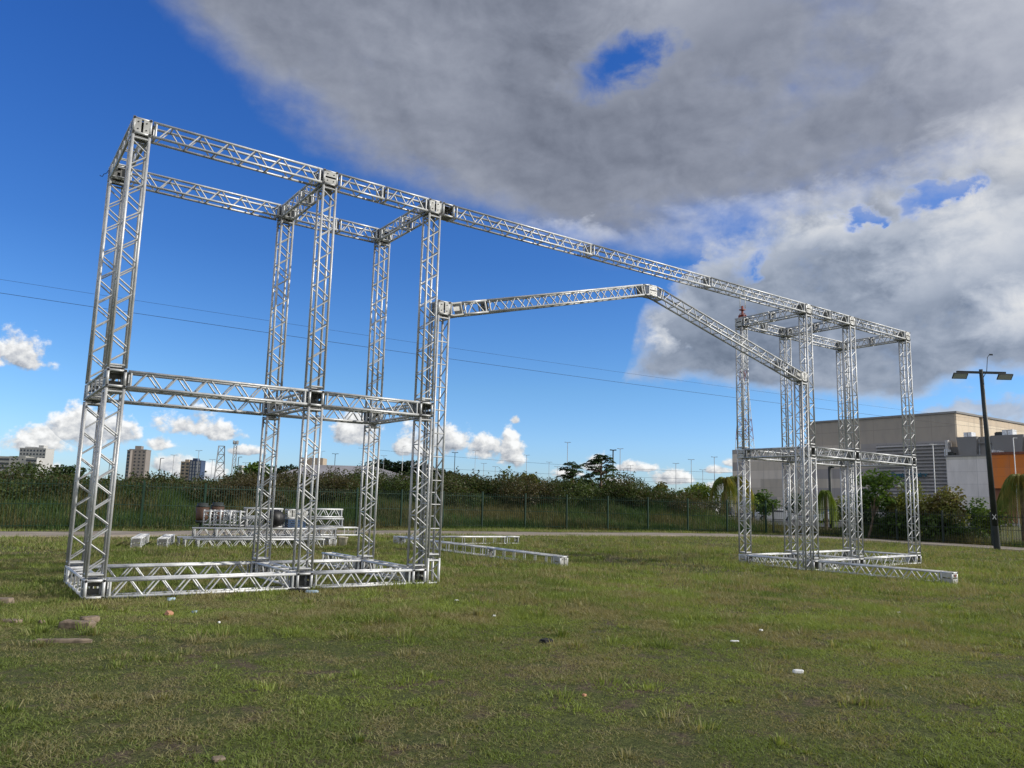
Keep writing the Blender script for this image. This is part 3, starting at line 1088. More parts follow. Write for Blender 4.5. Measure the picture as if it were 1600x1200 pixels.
# ------------------------------------------------------------------ litter bins by the path
def litter_bin(px, py, D, label):
    c = P3(px, py, D)
    e = empty('litter_bin', (c.x, c.y, g1(c.x, c.y)), label, 'litter bin', 'slatted litter bins by the path')
    z = c.z
    me_ = MB()
    rg = lambda r, zz: [(c.x + r * math.cos(2 * math.pi * k / 28), c.y + r * math.sin(2 * math.pi * k / 28), zz) for k in range(28)]
    me_.loft([rg(0.19, z - 0.27), rg(0.205, z - 0.15), rg(0.225, z + 0.19), rg(0.205, z + 0.19), rg(0.17, z - 0.24)])
    sl = me_.build('slatted_body', M['slats'], e, origin=(c.x, c.y, z))
    sl.location = (0, 0, z - e.location.z)
    m2 = MB()
    m2.loft([rg(0.225, z + 0.20), rg(0.225, z + 0.24), rg(0.18, z + 0.25), rg(0.18, z + 0.33), rg(0.05, z + 0.34)])
    a_ = m2.build('lid', M['pole_dark'], e)
    m3 = MB()
    m3.loft([rg(0.18, z - 0.36), rg(0.21, z - 0.275), rg(0.18, z - 0.265)])
    b_ = m3.build('base_ring', M['pole_dark'], e)
    m4 = MB()
    m4.tube((c.x + 0.03, c.y + 0.29, e.location.z - 0.1), (c.x + 0.03, c.y + 0.29, z + 0.28), 0.03, 8, cap=True)
    m4.box((c.x + 0.03, c.y + 0.26, z + 0.1), (0.03, 0.04, 0.02))
    c2 = m4.build('post', M['pole_dark'], e)
    for q_ in (a_, b_, c2):
        q_.matrix_parent_inverse = Matrix.Translation(-e.location)


litter_bin(316, 801, 27.0, 'brown slatted litter bin with a black lid behind the pile, left one of the pair')
litter_bin(339.5, 800, 27.3, 'brown slatted litter bin with a black lid behind the pile, right one of the pair')


# ------------------------------------------------------------------ fences
def fence(pts, hgt, mat, label, pitch=0.115, bay=2.6, name='metal_fence', pr=0.0085, postr=0.035):
    p = resample(pts, 0.05)
    seg = np.concatenate([[0], np.cumsum(np.hypot(*np.diff(p, axis=0).T))])
    n = int(round(seg[-1] / bay))
    u = np.linspace(0, seg[-1], n + 1)
    xs, ys = np.interp(u, seg, p[:, 0]), np.interp(u, seg, p[:, 1])
    e = empty(name, (xs[0], ys[0], g1(xs[0], ys[0])), label, 'fence')
    for k in range(n + 1):
        z = g1(xs[k], ys[k])
        m_ = MB()
        m_.box((xs[k], ys[k], z + (hgt + 0.06) / 2 - 0.1), (postr, postr, (hgt + 0.06) / 2 + 0.1))
        m_.box((xs[k], ys[k], z + hgt + 0.065), (postr * 1.25, postr * 1.25, 0.012))
        m_.build('post', mat, e)
        if k == n:
            break
        A_ = Vector((xs[k], ys[k], z))
        B_ = Vector((xs[k + 1], ys[k + 1], g1(xs[k + 1], ys[k + 1])))
        d = B_ - A_
        L = d.length
        d.normalize()
        sd = Vector((-d.y, d.x, 0)).normalized()
        upv = ZA
        m_ = MB()
        for hz in (0.18, hgt * 0.52, hgt - 0.16):
            m_.box((A_ + B_) / 2 + ZA * hz, (L / 2 - postr * 0.9, 0.012, 0.012), (d, sd, upv))
        c_ = int((L - 0.12) / pitch)
        for i in range(c_ + 1):
            q_ = A_ + d * (0.06 + (L - 0.12) * i / c_)
            m_.box(q_ + ZA * (hgt / 2 + 0.04) + sd * 0.0225, (pr, pr, hgt / 2 - 0.04), (d, sd, upv))
        m_.build('picket_panel', mat, e)
    rebase(e)
    return e


left_pts = [(-24, 22.05), (-5, 22.3), (5.8, 22.5), (9.3, 23.1), (15, 23.7), (22.4, 23.9), (27.6, 22.3), (32.1, 20.6), (36, 18.9), (39.6, 17.2)]
fence(left_pts, 1.98, M['fence_green'], 'long green picket fence running behind the path in front of the thicket')
fence([(39.9, 16.9), (41.2, 14.0), (42.8, 9.2), (44.3, 4.9), (46, -3), (47.2, -10)], 1.75, M['fence_dark'], 'dark picket fence at the right, before the big bushes behind the lamp post', bay=2.4)


# ------------------------------------------------------------------ foliage
def leaves(P, size, N=None, flat=0.0, asp=1.6):
    """leaf quads at points P; returns V,F"""
    n = len(P)
    size = np.broadcast_to(np.asarray(size, float), (n,))
    if N is None:
        N = rng.normal(size=(n, 3))
        N[:, 2] = np.abs(N[:, 2]) + flat
    else:
        N = N + rng.normal(size=(n, 3)) * 0.6
    N /= np.linalg.norm(N, axis=1)[:, None] + 1e-9
    T = rng.normal(size=(n, 3))
    T -= N * (T * N).sum(1)[:, None]
    T /= np.linalg.norm(T, axis=1)[:, None] + 1e-9
    B = np.cross(N, T)
    s = (size * rng.uniform(0.65, 1.3, n))[:, None]
    a = P + T * s * asp * 0.5
    c = P - T * s * asp * 0.5
    b = P + B * s * 0.5 + T * s * 0.12 + N * s * 0.12
    d = P - B * s * 0.5 + T * s * 0.12 + N * s * 0.12
    V = np.stack([a, b, c, d], 1).reshape(-1, 3)
    F = np.arange(4 * n).reshape(n, 4)
    return V, F


def blob_points(blobs, per_m2, shell=0.55):
    """blobs: (cx,cy,cz,rx,ry,rz) -> points in lumpy shells"""
    out = []
    for (cx, cy, cz, rx, ry, rz) in blobs:
        area = 4 * math.pi * ((rx * ry) ** 1.6 / 3 + (rx * rz) ** 1.6 / 3 + (ry * rz) ** 1.6 / 3) ** (1 / 1.6)
        n = max(12, int(area * per_m2))
        d = rng.normal(size=(n, 3))
        d /= np.linalg.norm(d, axis=1)[:, None]
        ph = rng.random(3) * 6
        lump = 1 + 0.16 * np.sin(d[:, 0] * 5 + ph[0]) * np.sin(d[:, 1] * 5 + ph[1]) + 0.12 * np.sin(d[:, 2] * 8 + ph[2]) + rng.normal(size=n) * 0.05
        r = (shell + (1 - shell) * rng.random(n) ** 0.6) * lump
        out.append(np.array([cx, cy, cz]) + d * r[:, None] * np.array([rx, ry, rz]))
    return np.concatenate(out)


def limbs(mb, base, tips, r0, fork=0.45):
    base = Vector(base)
    top = Vector((0, 0, 0))
    for t_ in tips:
        top += Vector(t_)
    top /= len(tips)
    fk = base.lerp(top, fork) + Vector((random.uniform(-.1, .1), random.uniform(-.1, .1), 0))
    mid = base.lerp(fk, 0.5) + Vector((random.uniform(-.06, .06), random.uniform(-.06, .06), 0))
    mb.path([base - ZA * 0.15, base + ZA * 0.05, mid, fk], [r0 * 1.6, r0 * 1.15, r0 * 0.95, r0 * 0.8], 8)
    for t_ in tips:
        t_ = Vector(t_)
        m_ = fk.lerp(t_, 0.5) + Vector((random.uniform(-.1, .1), random.uniform(-.1, .1), random.uniform(0, .25)))
        mb.path([fk, m_, t_], [r0 * 0.62, r0 * 0.4, r0 * 0.12], 6)


def leafy_tree(px, py_top, D, width_px, label, mat='leaf_mid', name='leafy_tree', nb=9, leaf=0.16, dens=26, clear=0.35, group=None, base=None, squash=0.8, cat='tree', trunk=0.11, seed=0):
    random.seed(int(px) + seed)
    c = P3(px, py_top, D)
    if base is None:
        bx, by = c.x, c.y
    else:
        bx, by = base
    zb = g1(bx, by)
    Ht = c.z - zb
    Wd = width_px / FOC * D / 2
    e = empty(name, (bx, by, zb), label, cat, group)
    blobs = []
    zc0 = zb + Ht * clear
    ch = Ht * (1 - clear)
    for k in range(nb):
        a_ = random.uniform(0, 6.28)
        rr = Wd * random.uniform(0.15, 0.62)
        fz = random.uniform(0.12, 0.82)
        taper = 1 - 0.55 * max(0, fz - 0.45)
        br = Wd * random.uniform(0.30, 0.48)
        blobs.append((c.x + rr * math.cos(a_) * taper, c.y + rr * math.sin(a_) * taper, zc0 + ch * fz * 0.9, br, br, br * squash))
    blobs.append((c.x, c.y, c.z - Wd * 0.34, Wd * 0.45, Wd * 0.45, Wd * 0.34))
    P_ = blob_points(blobs, dens)
    P_ = P_[P_[:, 2] < c.z + 0.12]
    V_, F_ = leaves(P_, leaf, flat=0.3)
    o_ = mesh_np('crown', V_, F_, M[mat], e)
    mb = MB()
    limbs(mb, (bx, by, zb), [(b[0], b[1], b[2]) for b in blobs[:6]], trunk)
    mb.build('trunk', M['bark'], e)
    rebase(e)
    return e


def palm(px, py_top, D, label, spread_px=60, height=None, mat='palm', nfr=15, droop=1.0, group='feathery palms around the car park', base_py=None):
    random.seed(int(px) + 5)
    nfr = int(nfr * 1.6)
    droop *= 1.25
    c = P3(px, py_top, D)
    zb = g1(c.x, c.y)
    R_ = spread_px / FOC * D / 2
    crown_z = c.z - R_ * 0.30
    e = empty('palm_tree', (c.x, c.y, zb), label, 'palm', group)
    mb = MB()
    mb.path([(c.x, c.y, zb - .2), (c.x + 0.05, c.y, zb + (crown_z - zb) * 0.5), (c.x, c.y, crown_z)], [0.15, 0.11, 0.09], 10)
    mb.build('trunk', M['bark'], e)
    Vs, Fs, nV = [], [], 0
    for k in range(nfr):
        a_ = 2 * math.pi * k / nfr + random.uniform(-.25, .25)
        el_ = random.uniform(0.2, 1.25)
        dirh = np.array([math.cos(a_), math.sin(a_), 0.0])
        L = R_ * random.uniform(0.95, 1.3)
        pts = []
        for i in range(15):
            t_ = i / 14
            x = R_ * (0.35 + 0.62 * math.cos(el_)) * (1 - math.exp(-2.4 * t_)) * 1.12
            z = R_ * (math.sin(el_) * 1.5 * t_ - droop * 1.95 * t_ ** 1.9) * L / R_ * 0.9
            pts.append(np.array([c.x, c.y, crown_z]) + dirh * x + np.array([0, 0, z]))
        pts = np.array(pts)
        per = np.array([-dirh[1], dirh[0], 0])
        q_, tt = [], []
        for i in range(14):
            for f in (0, .33, .66):
                q_.append(pts[i] * (1 - f) + pts[i + 1] * f)
                tt.append((i + f) / 14)
        q_, tt = np.array(q_), np.array(tt)
        for sgn in (-1, 1):
            ll = L * 0.58 * np.sin(np.clip(tt * 2.8 + 0.35, 0, 3.0))[:, None] * rng.uniform(0.75, 1.2, (len(q_), 1))
            end = q_ + per * sgn * ll * 0.55 + np.array([0, 0, -1.0]) * ll * 0.85 + dirh * ll * 0.2
            w = L * 0.010
            dv = (np.array([1.0, 0, 0]) * dirh[0] + np.array([0, 1.0, 0]) * dirh[1]) * w
            V_ = np.stack([q_ - dv, q_ + dv, end + dv * .4, end - dv * .4], 1).reshape(-1, 3)
            Vs.append(V_)
            Fs.append(np.arange(len(V_)).reshape(-1, 4) + nV)
            nV += len(V_)
        w2 = per * 0.02
        V_ = np.concatenate([pts - w2, pts + w2])
        Vs.append(V_)
        n_ = len(pts)
        Fs.append(np.array([[i, i + 1, n_ + i + 1, n_ + i] for i in range(n_ - 1)]) + nV)
        nV += len(V_)
    mesh_np('fronds', np.concatenate(Vs), np.concatenate(Fs), M[mat], e)
    rebase(e)
    return e


def umbrella_tree(px0, px1, py_top, py_bot, D, label, n=26, seed=1):
    """open tree with flat drooping leaf rosettes at the limb tips"""
    random.seed(seed)
    cx = (px0 + px1) / 2
    c = P3(cx, py_top, D)
    zb = g1(c.x, c.y)
    rt = Vector((RT.x, RT.y, 0)).normalized()
    fw = Vector((FW.x, FW.y, 0)).normalized()
    Wd = (px1 - px0) / FOC * D / 2
    z1, z0_ = c.z, P3(cx, py_bot, D).z
    e = empty('umbrella_leaved_tree', (c.x, c.y, zb), label, 'tree', 'dark open trees behind the thicket')
    mb = MB()
    base = Vector((c.x, c.y, zb))
    tips = []
    for k in range(n):
        f = (k + 0.5) / n
        z = z0_ + (z1 - z0_) * (f ** 0.8)
        w = Wd * math.sqrt(max(0.02, 1 - ((z - z0_) / (z1 - z0_) * 1.05 - 0.25) ** 2 / 0.75)) if (z - z0_) / (z1 - z0_) < 0.98 else Wd * 0.15
        a_ = random.uniform(0, 6.28)
        tips.append(base + rt * (w * math.cos(a_) * random.uniform(0.55, 1)) + fw * (w * 0.8 * math.sin(a_)) + ZA * (z - zb - 0.25))
    fk = [base + ZA * (z0_ - zb) * 0.5, base + ZA * ((z0_ + (z1 - z0_) * 0.3) - zb), base + ZA * ((z0_ + (z1 - z0_) * 0.6) - zb)]
    mb.path([base - ZA * .2] + fk + [base + ZA * (z1 - zb - 0.4)], [0.14, 0.11, 0.08, 0.05, 0.02], 8)
    Vs, Fs, nV = [], [], 0
    for t_ in tips:
        s0 = min(fk, key=lambda q_: abs(q_.z - (t_.z - 0.7)))
        m_ = s0.lerp(t_, 0.55) - ZA * 0.1
        mb.path([s0, m_, t_], [0.045, 0.03, 0.015], 5)
        nl = random.randint(6, 9)
        for j in range(nl):
            a_ = 2 * math.pi * j / nl + random.uniform(-.2, .2)
            dh = Vector((math.cos(a_), math.sin(a_), 0))
            s = random.uniform(0.30, 0.46)
            hub = t_ + dh * (s * 0.55) + ZA * random.uniform(-.02, .12)
            ax_, ay_ = dh, Vector((-dh.y, dh.x, 0))
            for lb in range(7):
                b_ = (lb - 3) * 0.62
                dl = (ax_ * math.cos(b_) + ay_ * math.sin(b_))
                pr_ = Vector((-dl.y, dl.x, 0))
                l_ = s * (0.62 if abs(lb - 3) < 3 else 0.4)
                pp = [hub, hub + dl * l_ * .55 + pr_ * l_ * .19 - ZA * l_ * .16, hub + dl * l_ - ZA * l_ * .62, hub + dl * l_ * .55 - pr_ * l_ * .19 - ZA * l_ * .16]
                Vs += [tuple(q_) for q_ in pp]
                Fs.append((nV, nV + 1, nV + 2, nV + 3))
                nV += 4
    mesh_np('crown', np.array(Vs), np.array(Fs), M['leaf_dark'], e)
    mb.build('trunk', M['bark'], e)
    rebase(e)


# the thicket on the bank behind the green fence (one mass)
cl = []
r_ = np.random.default_rng(11)
for _ in range(560):
    x = r_.uniform(-34, 46)
    d = r_.uniform(5.5, 17)
    y = float(np.interp(x, FX, FY)) + d
    az = math.degrees(math.atan2(x - CP.x, y - CP.y))
    if az > 50.5:
        continue
    if az < -8:
        if r_.random() < .4:
            continue
    R_ = r_.uniform(0.55, 1.15)
    hg = 0.35 + R_ * r_.uniform(0.5, 1.15) + 0.5 * (float(vnoise(x, y, 0.18)) - 0.35)
    if az > 45:
        hg *= 0.6
    hg = hg * 0.95 - 0.12 - 0.52 * float(1 - ss(8, 22, x))
    if r_.random() < 0.10:
        hg += r_.uniform(0.25, 0.7)
    hg += 0.022 * max(0.0, math.hypot(x - CP.x, y - CP.y) - 42)
    cl.append((x, y, g1(x, y) + max(0.3, hg) - R_ * .3, R_ * 1.25, R_ * 1.25, R_ * 0.85))
Pth = blob_points(cl, 62, 0.5)
# sprays that break the top outline
sp = []
for (x, y, z, rx, ry, rz) in cl:
    for _ in range(3):
        a_ = r_.uniform(0, 6.28)
        bx_, by_ = x + rx * .6 * math.cos(a_), y + ry * .6 * math.sin(a_)
        hh_ = r_.uniform(0.2, 0.75)
        ln = r_.normal(size=2) * 0.25
        tt = r_.random(14)[:, None]
        sp.append(np.array([bx_, by_, z + rz * .6]) + tt * np.array([ln[0], ln[1], hh_]) + r_.normal(size=(14, 3)) * 0.05)
Pth = np.concatenate([Pth] + sp)
V_, F_ = leaves(Pth, 0.088, flat=0.2)
tag(mesh_np('thicket', V_, F_, M['leaf_thicket']), 'dense green and brown scrub covering the bank behind the green fence', 'scrub', kind='stuff')


def blades(P, h, w, lean=0.35, seg2=True, out=None):
    n = len(P)
    a = rng.uniform(0, 2 * math.pi, n)
    dx, dy = np.cos(a), np.sin(a)
    la = rng.uniform(0, 2 * math.pi, n)
    lm = np.abs(rng.normal(size=n)) * lean
    L = np.stack([np.cos(la) * lm, np.sin(la) * lm, np.zeros(n)], 1)
    if out is not None:
        L = L * 0.4 + np.concatenate([out, np.zeros((n, 1))], 1)
        lm = np.linalg.norm(L, axis=1)
    h = np.broadcast_to(np.asarray(h, float), (n,))
    w = np.broadcast_to(np.asarray(w, float), (n,))
    S = np.stack([dx, dy, np.zeros(n)], 1) * (w / 2)[:, None]
    z = np.array([0, 0, 1.0])
    if seg2:
        mid = P + (L * 0.35 + z * 0.62) * h[:, None]
        tip = P + (L * 1.1 + z * 0.62 + z * 0.38 * np.clip(1 - lm, -0.2, 1)[:, None]) * h[:, None]
        V = np.stack([P - S, P + S, mid + S * .75, mid - S * .75, tip], 1).reshape(-1, 3)
        b = np.arange(n)[:, None] * 5
        F = np.concatenate([b + np.array([0, 1, 2]), b + np.array([0, 2, 3]), b + np.array([3, 2, 4])])
    else:
        tip = P + (L + z) * h[:, None]
        V = np.stack([P - S, P + S, tip], 1).reshape(-1, 3)
        F = np.arange(3 * n).reshape(n, 3)
    return V, F


# tall grass along and behind the fence
n = 150000
x = r_.uniform(-30, 52, n)
d = r_.uniform(-0.75, 8.5, n) ** 1.0
y = np.interp(x, FX, FY) + d
keep = (np.degrees(np.arctan2(x - CP.x, y - CP.y)) < 85)
x, y, d = x[keep], y[keep], d[keep]
hh = (0.12 + 0.32 * ss(-0.6, 0.5, d) + 0.25 * ss(1, 5, d)) * (0.45 + 1.0 * vnoise(x, y, 0.55)) * r_.uniform(0.6, 1.35, len(x))
V1, F1 = blades(np.stack([x, y, gz(x, y) - 0.02], 1), hh, 0.022, 0.35)
tag(mesh_np('tall_grass', V1, F1, M['grass_tall']), 'long green grass along the foot of the fence and up the bank', 'grass', kind='stuff')

# ------------------------------------------------------------------ the lawn
def in_view(n, d0, d1, power):
    """points in plan between d0 and d1 metres ahead, a little wider than the picture"""
    u = r_.random(n)
    D = (d0 ** power + u * (d1 ** power - d0 ** power)) ** (1 / power)
    s = r_.uniform(-0.84, 0.84, n)
    f2 = np.array([FW.x, FW.y]) / math.hypot(FW.x, FW.y)
    r2_ = np.array([f2[1], -f2[0]])
    return np.array([CP.x, CP.y]) + f2 * D[:, None] + r2_ * ((D + 2.8) * s)[:, None], D


def off_path(x, y):
    return behind(x, y) < -0.6


Vs, Fs, nV = [], [], 0


def add(V_, F_):
    global nV
    Vs.append(V_)
    Fs.append(F_ + nV)
    nV += len(V_)


pcx = pc[np.argsort(pc[:, 0])]


def path_mask(x, y):
    k = (x[:, None] - pc[None, :, 0]) ** 2 + (y[:, None] - pc[None, :, 1]) ** 2
    return np.sqrt(k.min(1)) > 1.5 + 0.25 * vnoise(x, y, 1.2)


# creeping turf mat
for n, d0, d1, h0, w0, lean, seg in ((760000, 2.6, 12.5, 0.021, 0.0095, 2.0, False), (390000, 9.5, 20, 0.034, 0.012, 1.3, False), (260000, 17, 52, 0.070, 0.022, 0.6, False)):
    P_, D = in_view(n, d0, d1, 1.6)
    x, y = P_[:, 0], P_[:, 1]
    m1 = vnoise(x, y, 0.9) * 0.28 + vnoise(x, y, 2.6) * 0.30 + vnoise(x, y, 8.5) * 0.42
    ok = (r_.random(n) < np.clip((m1 - 0.30) * 4.6 + 1.2 * ss(9, 17, D), 0.08, 1)) & off_path(x, y)
    x, y, D, m1 = x[ok], y[ok], D[ok], m1[ok]
    if d1 > 20:
        ok = path_mask(x, y)
        x, y, D, m1 = x[ok], y[ok], D[ok], m1[ok]
    hgt = h0 * (0.45 + 1.1 * vnoise(x, y, 0.5) * (0.6 + 0.8 * vnoise(x, y, 1.7))) * r_.uniform(0.5, 1.5, len(x))
    hgt *= 1 + 0.6 * ss(9, 14, D)
    V_, F_ = blades(np.stack([x, y, gz(x, y) - 0.004], 1), hgt, w0 * r_.uniform(0.7, 1.3, len(x)), lean, seg)
    add(V_, F_)
# tufts
P_, D = in_view(3600, 4.2, 34, 1.6)
for (x, y), D_ in zip(P_, D):
    if behind(x, y) > -6.0 or r_.random() > 0.35 + 0.65 * float(vnoise(x, y, 0.6)):
        continue
    k = int(r_.uniform(14, 60))
    R_ = r_.uniform(0.03, 0.12) * (1 + 0.03 * D_)
    of_ = r_.normal(size=(k, 2))
    px_ = np.array([x, y]) + of_ * R_ * 0.6
    hb = r_.uniform(0.04, 0.13) * (0.7 + 0.5 * (D_ > 9))
    V_, F_ = blades(np.concatenate([px_, gz(px_[:, 0], px_[:, 1])[:, None] - 0.005], 1), hb * r_.uniform(0.5, 1.25, k), 0.006 + 0.0006 * D_, 0.55, True, of_ * 0.55)
    add(V_, F_)
# longer grass around the feet of the structure
for (x0, x1, y0, y1, n, hg) in ((-0.6, 6.6, -0.55, 3.3, 26000, 0.14), (6, 14, -3, 8, 42000, 0.13), (17.2, 26, -3.5, 3.5, 34000, 0.13), (1.5, 9.5, 8.5, 13.2, 26000, 0.16), (10, 17, 10.2, 12.4, 9000, 0.12), (11, 12.4, 2, 11, 9000, 0.12), (14, 19, -5, 0, 14000, 0.12)):
    x, y = r_.uniform(x0, x1, n), r_.uniform(y0, y1, n)
    ok = r_.random(n) < vnoise(x, y, 1.3) * 1.3
    x, y = x[ok], y[ok]
    V_, F_ = blades(np.stack([x, y, gz(x, y) - 0.005], 1), hg * (0.3 + vnoise(x, y, 0.8)) * r_.uniform(0.5, 1.3, len(x)), 0.011, 0.45, True)
    add(V_, F_)
# a few dry seed stalks in the foreground
P_, D = in_view(420, 4.5, 13, 1.5)
V_, F_ = blades(np.concatenate([P_, gz(P_[:, 0], P_[:, 1])[:, None]], 1), r_.uniform(0.10, 0.24, 420), 0.004, 0.6, True)
add(V_, F_)
tag(mesh_np('grass', np.concatenate(Vs), np.concatenate(Fs), M['grass']), 'short patchy field grass with scattered taller tufts', 'grass', kind='stuff')

# ------------------------------------------------------------------ trees
umbrella_tree(875, 915, 717, 758, 56, 'dark umbrella-leaved tree behind the thicket, the lower left one of the two', 24, 3)
umbrella_tree(913, 966, 706, 756, 57, 'dark umbrella-leaved tree behind the thicket, the taller right one of the two', 42, 9)
leafy_tree(795, 729, 60, 44, 'small thin-crowned tree poking above the brown scrub, left of the umbrella-leaved trees', 'leaf_olive', leaf=0.15, dens=9, clear=0.5)
palm(826, 738, 58, 'low palm with arching fronds in the scrub left of the umbrella-leaved trees', 46, droop=0.8, mat='leaf_olive', group=None)
leafy_tree(400, 724, 62, 70, 'rounded dark green tree above the thicket directly behind the second column row', 'leaf_mid', nb=10, dens=20, leaf=0.18)
leafy_tree(105, 728, 80, 62, 'low dark domed tree at the far left beside the white apartment block', 'leaf_dark', nb=10, dens=14, leaf=0.22)
leafy_tree(1031, 752, 66, 40, 'small domed tree at the right end of the thicket, left of the yellow-green tree', 'leaf_olive', nb=9, dens=20, leaf=0.16)
leafy_tree(1088, 757, 64, 74, 'spreading yellow-green tree in front of the car park, between the thicket and the palms', 'leaf_yel', nb=12, dens=18, leaf=0.16, clear=0.4)
leafy_tree(1062, 768, 60, 66, 'dark green bushy tree below the yellow-green one', 'leaf_mid', nb=10, dens=20, leaf=0.15, clear=0.15)
palm(1132, 741, 62, 'drooping palm left of the right tower, the left one of the pair', 52, droop=1.15, group='feathery palms around the car park')
palm(1152, 738, 64, 'drooping palm partly behind the right tower rear corner, the right one of the pair', 52, droop=1.15)
leafy_tree(1194, 765, 82, 52, 'round dark green tree seen through the right tower in front of the striped wall', 'leaf_mid', nb=12, dens=20, leaf=0.18, clear=0.32)
leafy_tree(1176, 772, 70, 24, 'small light green tree beside the rear left column of the right tower', 'leaf_yel', nb=7, dens=20, leaf=0.15, clear=0.3)
leafy_tree(1240, 768, 86, 48, 'dark bushy tree behind the arch column of the right tower', 'leaf_dark', nb=9, dens=16, leaf=0.18, clear=0.2)
palm(1289, 762, 60, 'yellow-green weeping palm seen between the columns of the right tower', 38, droop=1.5, mat='leaf_yel')
leafy_tree(1318, 772, 74, 50, 'olive bush to the right of the weeping palm', 'leaf_olive', nb=9, dens=16, leaf=0.17, clear=0.1)
palm(1593, 733, 44, 'large weeping palm at the right edge in front of the orange wall', 74, droop=1.35, nfr=20)

# feathery tree with a slim trunk by the path
bx, by = 38.0, 12.0
gp = None
for k in range(1, 4000):
    r0 = ray(1357, 842)
    t_ = k * 0.02
    q_ = CP + r0 * t_
    if q_.z <= g1(q_.x, q_.y):
        gp = q_
        break
Dg = (gp - CP).dot(FW)
leafy_tree(1368, 730, Dg + 1.0, 96, 'dark feathery tree with a thin leaning trunk beside the path, behind the right tower', 'leaf_mid', 'feathery_tree', nb=20, leaf=0.15, dens=17, clear=0.36, base=(gp.x, gp.y), squash=0.42, trunk=0.07)
leafy_tree(1352, 772, Dg + 3, 84, 'dense dark shrub at the fence behind the slim trunk', 'leaf_dark', 'shrub', nb=16, leaf=0.14, dens=30, clear=0.0, cat='shrub')

# big bushes behind the dark fence
for px, py, w, D_, mt, lb in ((1425, 752, 96, 46, 'leaf_olive', 'large olive bush behind the dark fence, directly right of the right tower'),
                              (1484, 757, 90, 45, 'leaf_olive', 'large sunlit olive bush behind the dark fence, left of the lamp post'),
                              (1405, 800, 80, 45.5, 'leaf_mid', 'dark green bush low against the fence behind the last column'),
                              (1470, 803, 84, 44.5, 'leaf_mid', 'shadowed low bush against the dark fence under the olive bushes'),
                              (1527, 778, 60, 52, 'leaf_mid', 'clipped green hedge bush behind the fence just left of the lamp post')):
    leafy_tree(px, py, D_, w, lb, mt, 'shrub', nb=20, leaf=0.14, dens=26, clear=0.0, cat='shrub', group='bushes behind the dark fence')
gq = None
for k in range(1, 4000):
    q_ = CP + ray(1551, 851) * (k * 0.02)
    if q_.z <= g1(q_.x, q_.y):
        gq = q_
        break
Dq = (gq - CP).dot(FW)
leafy_tree(1548, 797, Dq, 70, 'young round-leaved tree beside the path right behind the lamp post', 'leaf_yel', 'young_tree', nb=12, leaf=0.15, dens=15, clear=0.42, base=(gq.x, gq.y), trunk=0.05)


# ------------------------------------------------------------------ tall lamp post at the right
gl = None
for k in range(1, 4000):
    q_ = CP + ray(1558.5, 860) * (k * 0.02)
    if q_.z <= g1(q_.x, q_.y):
        gl = q_
        break
e = empty('lamp_post', gl, 'tall dark lamp post with two floodlights at the right of the field', 'lamp post')
Dl = (gl - CP).dot(FW)
topc = P3(1532.5, 577, Dl)
Hl = topc.z - gl.z
lean = Vector((topc.x - gl.x, topc.y - gl.y, 0))
mb = MB()
tp = gl + ZA * Hl + lean
mb.tube(gl - ZA * 0.2, gl + ZA * 1.2 + lean * (1.2 / Hl), 0.155, 14, 0.14)
mb.tube(gl + ZA * 1.2 + lean * (1.2 / Hl), tp, 0.14, 14, 0.085, cap=True)
mb.build('pole', M['pole_dark'], e)
mk = MB()
c0 = gl + ZA * 1.62 + lean * (1.62 / Hl)
tcam = Vector((CP.x - c0.x, CP.y - c0.y, 0)).normalized()
sdv = Vector((-tcam.y, tcam.x, 0))
for s_ in (-1, 1):
    ax1 = (ZA * 0.8 + sdv * s_ * 0.5).normalized()
    mk.box(c0 + tcam * 0.141, (0.004, 0.14, 0.018), (tcam, ax1, tcam.cross(ax1)))
mk.build('chalk_mark', M['white_paint'], e)
armd = (P3(1573, 577, Dl + 0.0) - P3(1492, 585, Dl)).normalized()
armd = Vector((armd.x, armd.y, 0)).normalized()
arm = MB()
arm.box(tp - ZA * 0.16, (1.18, 0.05, 0.055), (armd, Vector((-armd.y, armd.x, 0)), ZA))
arm.build('cross_arm', M['pole_dark'], e)
for s_, off in ((-1, 1.02), (1, 1.14)):
    c0 = tp - ZA * 0.38 + armd * (s_ * off) + tcam * 0.22
    fdir = (tcam * 0.72 - ZA * 0.50).normalized()
    a2 = armd
    a3 = fdir.cross(a2).normalized()
    fm = MB()
    fm.box(c0, (0.05, 0.36, 0.155), (fdir, a2, a3))
    fl = fm.build('floodlight', M['pole_dark'], e, bevel=0.01)
    gm = MB()
    gm.box(c0 + fdir * 0.053, (0.006, 0.32, 0.125), (fdir, a2, a3))
    gm.build('lamp_glass', M['lamp_glass'], fl)
    bm2 = MB()
    bm2.tube(c0 - fdir * 0.05 + ZA * 0.02, tp - ZA * 0.2 + armd * (s_ * off), 0.02, 6)
    bm2.build('bracket', M['pole_dark'], fl)
am_ = MB()
b0 = tp - ZA * 0.55
am_.path([b0, b0 + armd * 0.28 + ZA * 0.45, b0 + armd * 0.36 + ZA * 1.15, b0 + armd * 0.48 + ZA * 1.32], [0.018, 0.016, 0.014, 0.012], 6)
am_.box(b0 + armd * 0.54 + ZA * 1.29, (0.09, 0.045, 0.03), (armd, tcam, ZA))
am_.path([b0, b0 + armd * 0.12 - ZA * 0.5, b0 + armd * 0.10 - ZA * 0.95], [0.008, 0.008, 0.008], 5)
am_.build('camera_arm', M['pole_dark'], e)
rebase(e)


